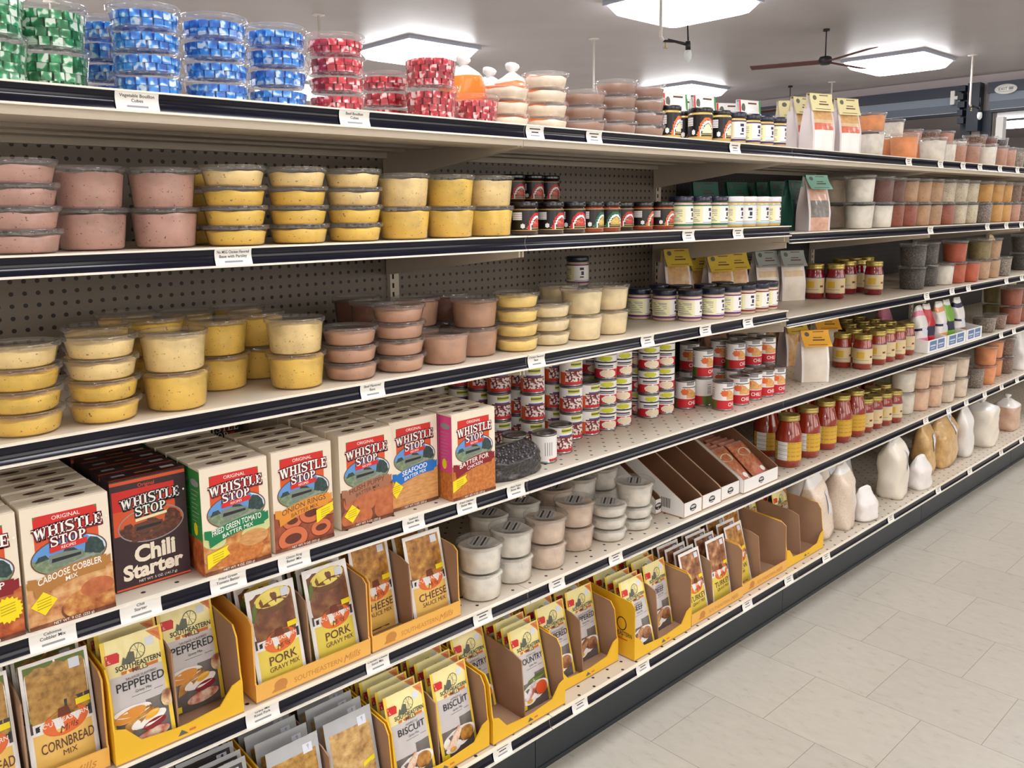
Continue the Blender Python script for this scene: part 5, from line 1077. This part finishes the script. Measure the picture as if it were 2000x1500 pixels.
# ------------------------------------------------------------------ tall tubs of the right-hand bays
cs, ws = 'cream_spice', 'white_powder'
T = lambda *m_: [('T', q) for q in m_]
g = 'spice and powder tubs at the right of the '
many('A', [(1764, .068, T('orange_powder'), 'the large one at the front, top shelf'), (1730, .15, T('orange_powder'), 'left of and behind the large front one'), (1786, .17, T('orange_powder'), 'right of and behind the large front one'), (1820, .068, T(ws), 'first white at the front, top shelf'), (1841, .13, T(ws), 'second white, top shelf'),
    (1862, .07, T('rosy_powder'), 'first rosy one at the front, top shelf'), (1889, .07, T('rosy_powder'), 'second rosy one at the front, top shelf'), (1921, .07, T(ws), 'white one right of the rosy pair'), (1943, .075, T('rosy_powder'), 'third rosy one at the front, top shelf'), (1960, .09, T('rosy_powder'), 'fourth rosy one at the front, top shelf'), (1977, .08, T('grey_spice'), 'right end of the top shelf'), (1996, .07, T('dark_spice'), 'right edge of the top shelf'),
    (1697, .1, [('T', ws), ('M', 'orange_powder')], 'the orange on white pair, top shelf'), (1737, .26, [('T', 'orange_powder'), ('T', ws)], 'the pair behind the oranges, top shelf'), (1774, .29, [('T', ws), ('M', 'rosy_powder')], 'the first back pair, top shelf'), (1808, .22, [('T', 'orange_powder'), ('M', 'brown_seed')], 'the second back pair, top shelf'), (1836, .22, [('T', ws), ('M', 'rosy_powder')], 'the third back pair, top shelf'), (1862, .22, [('T', 'rosy_powder'), ('S', ws)], 'the fourth back pair, top shelf'),
    (1900, .2, [('T', 'rosy_powder'), ('M', 'brown_seed')], 'the fifth back pair, top shelf'), (1922, .2, [('T', ws), ('M', 'maroon_spice')], 'the sixth back pair, top shelf'), (1943, .2, [('T', ws), ('M', 'dark_spice')], 'the last back pair, top shelf')], g + 'top shelf')
many('B', [(1676, .068, T(ws, ws), 'the white pair, second shelf'), (1632, .14, T('tan_powder', 'cream_powder'), 'the pair beside the green header bag'), (1714, .075, T(ws, 'maroon_spice'), 'the maroon on white pair'), (1738, .11, T('red_spice', 'maroon_spice'), 'the maroon on red pair'), (1764, .08, T('red_spice', 'tan_spice'), 'the tan on red pair'), (1790, .075, T('tan_spice', 'tan_spice'), 'the first tan pair, second shelf'), (1813, .09, T('tan_spice', 'tan_spice'), 'the second tan pair, second shelf'),
    (1838, .085, T('red_spice', cs), 'the cream on red pair'), (1862, .07, T(cs, cs), 'the first cream pair, second shelf'), (1884, .075, T(cs, cs), 'the second cream pair, second shelf'), (1912, .075, T('grey_spice', 'gold_spice'), 'the gold on grey pair'), (1934, .075, T('gold_spice', 'gold_spice'), 'the first golden pair'), (1951, .085, T('gold_spice', 'gold_spice'), 'the second golden pair'), (1969, .08, T('rosy_powder', 'brown_seed'), 'the seeds on rosy pair'), (1985, .085, T('brown_seed', 'brown_seed'), 'the pair of seeds, second shelf'), (2000, .08, T('brown_seed', 'grey_spice'), 'the last pair, second shelf')], g + 'second shelf')
many('C', [(1780, .11, T('dark_spice', 'dark_spice'), 'the first blackish pair'), (1806, .13, T('dark_spice', 'dark_spice'), 'the second blackish pair'), (1837, .075, T(ws), 'single white, third shelf'), (1861, .072, T('chili_spice', 'chili_spice'), 'the chili red pair'), (1888, .07, T('chili_spice'), 'single chili red, third shelf'), (1909, .08, T('tan_spice', 'olive_spice'), 'the olive on tan pair'), (1929, .08, T('tan_spice', 'tan_spice'), 'the tan pair, third shelf'), (1951, .07, T('grey_spice'), 'single grey, third shelf'), (1992, .12, T('dark_spice', 'dark_spice'), 'the last blackish pair, third shelf')], g + 'third shelf')
many('D', [(1921, .07, [('L', 'grey_spice')], 'first single beside the candy tray'), (1942, .07, [('L', 'brown_seed')], 'second single beside the candy tray'), (1938, .19, T('olive_spice', 'olive_spice'), 'the olive pair, fourth shelf'), (1972, .075, T('red_spice', 'red_spice'), 'the first red brown pair, fourth shelf'), (1990, .075, T('red_spice', 'red_spice'), 'the second red brown pair, fourth shelf')], g + 'fourth shelf')
many('E', [(1760, .075, T(ws, ws), 'the white pair, fifth shelf'), (1789, .072, T('peach_powder', 'peach_powder'), 'the first peach pair'), (1815, .07, T('peach_powder', 'peach_powder'), 'the second peach pair'), (1840, .07, T('cream_powder', 'cream_powder'), 'the first cream pair, fifth shelf'), (1865, .068, T('cream_powder', 'cream_powder'), 'the second cream pair, fifth shelf'), (1898, .085, T('grey_spice'), 'single grey, fifth shelf'), (1921, .075, T('orange_powder', 'orange_powder'), 'the first orange pair, fifth shelf'),
    (1935, .12, T('orange_powder', 'orange_powder'), 'the second orange pair, fifth shelf'), (1957, .07, T('brown_seed', 'brown_seed'), 'the brown seed pair, fifth shelf'), (1703, .34, T(ws, ws), 'the white pair behind the sauce jars')], g + 'fifth shelf')

# ------------------------------------------------------------------ soft plastic bags
noisy('rice', [(186, 164, 144), (226, 208, 190), (240, 228, 214)], 150, .35, .5, bump=.3, sx=(1, 1, 2.4)); noisy('flour', [(222, 212, 196), (234, 226, 212), (240, 234, 222)], 9, .4, .4); noisy('noodles', [(150, 112, 62), (208, 168, 108), (226, 194, 140)], 34, .35, .5, bump=.5); noisy('sugar', [(226, 216, 214), (238, 232, 230), (246, 242, 240)], 20, .35, .5); noisy('meal', [(180, 144, 120), (206, 172, 148), (220, 190, 168)], 40, .4, .4)
noisy('black_beans', [(10, 8, 10), (30, 24, 28), (66, 58, 62)], 110, .3, .6, kind='voronoi', bump=.8); mat('candy_pink', (232, 140, 170), .3, coat=.5); mat('candy_red', (196, 12, 32), .3, coat=.5); mat('candy_orange', (232, 160, 90), .3, coat=.5); mat('candy_green', (120, 176, 50), .3, coat=.5); mat('candy_brown', (150, 118, 96), .3, coat=.5); mat('orange_candy', (250, 126, 30), .35, coat=.6); mat('tray_blue', (92, 124, 170), .5)
def softbag(w, d, h, body, top='film_white', sticker=None, knot=False, seed=0, fill=.82, zones=None, z_max=.246):
    if z_max: h = min(h, z_max / (1.13 if knot else 1.0))
    a = MB(); rn = random.Random(seed); ph = [rn.random() * 6 for _ in range(6)]; n = 28; nz = 18
    def pt(p, q):
        g = 2 * PI * p; s = 1.0
        if q < .08: s = .9 + .1 * (q / .08)
        if q > fill: s = 1 - (q - fill) / (1 - fill) * (.75 if knot else .35)
        dd = d * (1 if q < fill * .8 else max(.12, 1 - (q - fill * .8) / (1 - fill * .8) * .9)) if not knot else d * s
        c, v = math.cos(g), math.sin(g); ex = .62
        x = w / 2 * math.copysign(abs(c) ** ex, c) * s; y = dd / 2 * math.copysign(abs(v) ** ex, v)
        k = 1 + .035 * math.sin(3 * g + 11 * q + ph[0]) + .03 * math.sin(5 * g - 14 * q + ph[1]) + .018 * math.sin(9 * g + 25 * q + ph[2])
        return (x * k, y * k, h * q + .004 * math.sin(2 * g + ph[3]) * q)
    zf = (lambda p, q: next(m_ for t, m_ in zones if q <= t)) if zones else (lambda p, q: body if q < fill else top)
    a.grid(pt, n, nz, zf, True, True)
    k0 = len(a.v) - n; a.f.append([k0 + i for i in range(n)]); a.mi.append(a.ms(zf(.5, .99))); a.sm.append(False)
    a.f.append([i for i in range(n)][::-1]); a.mi.append(a.ms(zf(.5, .01))); a.sm.append(False)
    parts = [('bag', a.mesh('bag'), {})]
    if knot:
        a = MB(); a.tube([(0, 0, h * .985), (0, 0, h * 1.03), (0, 0, h * 1.06), (.004, 0, h * 1.12)], [.012, .008, .016, .02], top, 10); parts.append(('twisted_top', a.mesh('twisted_top'), {}))
    if sticker:
        a = MB(); z0, z1, x0, x1 = sticker
        f = lambda x, y, l: (x, pt(.75 + .25 * (x / (w / 2)) * .9 if abs(x) < w / 2 else .75, y / h)[1] - .0035 - l, y)
        a.grid(lambda p, q: f(x0 + (x1 - x0) * p, z0 + (z1 - z0) * q, 0), 6, 6, 'sticker')
        P = Print(a, f); zz = z1 - z0
        P.poly([(x0 + (x1 - x0) * .1, z1 - zz * .22), (x0 + (x1 - x0) * .5, z1 - zz * .08), (x0 + (x1 - x0) * .9, z1 - zz * .22), (x0 + (x1 - x0) * .5, z1 - zz * .15)], 'blue_ink')
        for i in range(3): P.rect(x0 + (x1 - x0) * .15, z1 - zz * (.4 + i * .13), x0 + (x1 - x0) * .85, z1 - zz * (.36 + i * .13), 'grey_ink')
        parts.append(('sticker', a.mesh('sticker'), {}))
    return parts
def bag(label, name, parts, x, y, z, rz=0, rx=0, ry=0, group=None, cat='bag', up=0):
    from mathutils import Euler
    R3 = Euler((rx, ry, rz)).to_matrix(); lo = min((R3 @ v.co).z for p in parts for v in p[1].vertices)
    base = max((h for h in (HF, HE, HD, HC2, HA) if h <= z + .003))
    thing(name, label, cat, parts, (x, y, base + .0008 + up - lo), rz, group, rx, ry)
g = 'soft plastic bags of dry goods on the bottom shelf'
R_ = math.radians
bag('clear bag of rice leaning left against the last packet tray', 'dry_goods_bag', softbag(.125, .085, .27, 'rice', sticker=(.08, .17, 0.0, .055), seed=1), 1.555, .02, HF + .004, .1, R_(-6), R_(-13), g)
bag('slack clear bag at back above the last packet tray', 'dry_goods_bag', softbag(.15, .09, .29, 'sugar', seed=2), 1.53, .27, HF + .002, .1, R_(-6), 0, g); bag('cream bag standing behind the leaning rice bag', 'dry_goods_bag', softbag(.12, .08, .28, 'flour', seed=3), 1.70, .20, HF + .002, 0, R_(-5), 0, g)
bag('upright clear bag of rice with rounded top', 'dry_goods_bag', softbag(.125, .10, .265, 'rice', seed=4, fill=.9), 1.710, .02, HF + .001, .15, 0, R_(-3), g)
bag('small slumped clear bag of white grain at the shelf front', 'dry_goods_bag', softbag(.11, .075, .125, 'sugar', seed=5, fill=.6), 1.845, -.018, HF + .001, -.2, R_(-4), 0, g)
bag('left one of two cream flour bags leaning at back', 'dry_goods_bag', softbag(.135, .075, .29, 'flour', sticker=(.1, .19, -.02, .045), seed=6), 1.955, .19, HF + .008, .1, R_(-8), R_(-10), g); bag('right one of two cream flour bags leaning at back', 'dry_goods_bag', softbag(.135, .075, .28, 'flour', sticker=(.1, .19, -.02, .045), seed=7), 2.10, .19, HF + .008, .1, R_(-8), R_(-10), g)
bag('tall cream flour bag with flat bottom at the shelf front', 'dry_goods_bag', softbag(.155, .105, .295, 'flour', sticker=(.11, .20, .01, .068), seed=8, fill=.92), 2.21, .025, HF + .004, .1, 0, R_(-4), g)
bag('small white bag slumped beside the tall flour bag', 'dry_goods_bag', softbag(.12, .08, .14, 'sugar', seed=9, fill=.7), 2.395, -.012, HF + .002, -.1, 0, 0, g)
bag('tan noodle bag with a white sticker leaning left', 'dry_goods_bag', softbag(.14, .085, .25, 'noodles', top='noodles', sticker=(.10, .18, .0, .055), seed=10), 2.61, .05, HF + .001, .1, 0, R_(-9), g)
bag('biggest tan noodle bag with a white sticker', 'dry_goods_bag', softbag(.235, .11, .225, 'noodles', top='noodles', sticker=(.13, .22, .03, .095), seed=11), 2.835, .055, HF + .001, .05, 0, R_(-6), g)
bag('slack white bag leaning on the biggest noodle bag', 'dry_goods_bag', softbag(.13, .08, .28, 'film_white', seed=12), 3.06, .03, HF + .001, .1, 0, R_(-13), g)
bag('big upright white bag with a twisted top', 'dry_goods_bag', softbag(.19, .15, .28, 'flour', knot=True, sticker=(.1, .19, .05, .085), seed=13, fill=.88), 3.34, .045, HF + .001, .1, 0, 0, g); bag('pale bag standing behind the big white twisted bag', 'dry_goods_bag', softbag(.15, .1, .26, 'flour', seed=14), 3.26, .25, HF + .001, 0, 0, 0, g)
for i, (x, y, l) in enumerate(((3.60, .13, 'left'), (3.76, .05, 'right'))): bag('short brown meal bag near the right edge, bottom shelf, %s one' % l, 'dry_goods_bag', softbag(.15, .12, .17, 'meal', knot=True, seed=15 + i, fill=.8), x, y, HF + .001, 0, 0, 0, g)
bag('dark brown meal bag behind the short brown pair', 'dry_goods_bag', softbag(.2, .14, .26, 'meal', seed=18), 3.79, .32, HF + .001, 0, 0, 0, g)
bag('white bag with a crumpled clear top near the right edge', 'dry_goods_bag', softbag(.17, .12, .235, 'sugar', top='film_white', seed=19, fill=.55), 4.02, .085, HE + .001, 0, 0, 0, 'bags among the right hand tubs')
bag('cream bag with white sticker leaning behind the grey tub', 'dry_goods_bag', softbag(.11, .06, .20, 'candy_cream' if 'candy_cream' in MATS else 'vanilla_base', top='vanilla_base', sticker=(.08, .15, .0, .045), seed=20), 3.62, .14, HC2 + .004, 0, R_(-3), R_(8), 'bags among the right hand tubs')
# black beans lying on the fourth shelf
a = softbag(.165, .085, .080, 'black_beans', top='black_beans', seed=21, fill=.7); b2 = MB()
b2.box((-.05, -.036, .062), (.055, -.034, .0795), 'sticker')
bag('slumped clear bag of black beans beside the chicken batter carton', 'bean_bag', a, -.004, .062, HD + .001, -.05)
# orange candies in tied bags behind the red tubs
for i, (u, y) in enumerate(((905, .27), (950, .36), (988, .27), (1025, .38))):
    bag('orange candy bag with a tied white top, %s from left' % ORD[i], 'candy_bag', softbag(.11, .075, .165, 'orange_candy', top='film_white', knot=True, seed=30 + i, fill=.86), shelf_x('A', u, y) + .012 * i, y, HA + .001, .2 * i, 0, 0, 'tied orange candy bags on the top shelf')
# candy bags in three low white trays
xs = [2.475, 2.70, 2.945, 3.165]
for i in range(3):
    w = xs[i + 1] - xs[i] - .012; a = MB(); t = .003
    a.box((0, 0, 0), (w, .2, t), 'white_label')
    f_ = a.mesh('tray_floor'); a = MB()
    a.prism([(0, t), (0, .055), (.2, .08), (.2, t)], 0, t, 'white_label')
    s_ = a.mesh('side_wall'); a = MB(); a.box((t, 0, t), (w - t, t, .055), 'white_label'); P = Print(a, lambda x, y, l: (x, -l, y))
    for j in range(2): P.rect(w * (.1 + .43 * j), .008, w * (.47 + .43 * j), .05, 'tray_blue'); P.rect(w * (.14 + .43 * j), .026, w * (.42 + .43 * j), .032, 'sticker'); P.rect(w * (.17 + .43 * j), .016, w * (.38 + .43 * j), .019, 'sticker')
    thing('candy_tray', 'low white tray with blue panels, %s of three on the fourth shelf' % ('left', 'middle', 'right')[i], 'display tray', [('tray_floor', f_, {}), ('side_wall', s_, {}), ('side_wall', s_, {'loc': (w - t, 0, 0)}), ('front_lip', a.mesh('front_lip'), {})], (xs[i], .012, HD + .0006), 0, 'low white candy trays')
for i, (x, y, c, lb) in enumerate(((2.60, .225, 'candy_pink', 'pink candy pouch at left behind the trays'), (2.529, .042, 'candy_pink', 'pink and white candy pouch at the front left'), (2.635, .05, 'candy_red', 'red candy pouch with a navy band'), (2.76, .042, 'candy_orange', 'orange and white candy pouch in the middle tray'), (2.875, .05, 'candy_green', 'green candy pouch with a navy band'), (3.0, .045, 'candy_brown', 'brown and white candy pouch in the right tray'))):
    z = [(.30, c), (.46, 'film_white' if i in (1, 3, 5) else 'navy_ink'), (.52, 'navy_ink'), (.8, c if i in (0, 2, 4) else 'film_white'), (.9, 'navy_ink' if i == 5 else c), (1, 'film_white')]
    bag(lb, 'candy_pouch', softbag(.088, .06, .195, c, seed=40 + i, fill=.72, zones=z, sticker=(.07, .10, -.03, .03) if i % 2 else None), x, y + .03, HD + .0045, -.1, R_(-3), 0, 'candy pouches in the white trays', up=.0035 if i else 0)
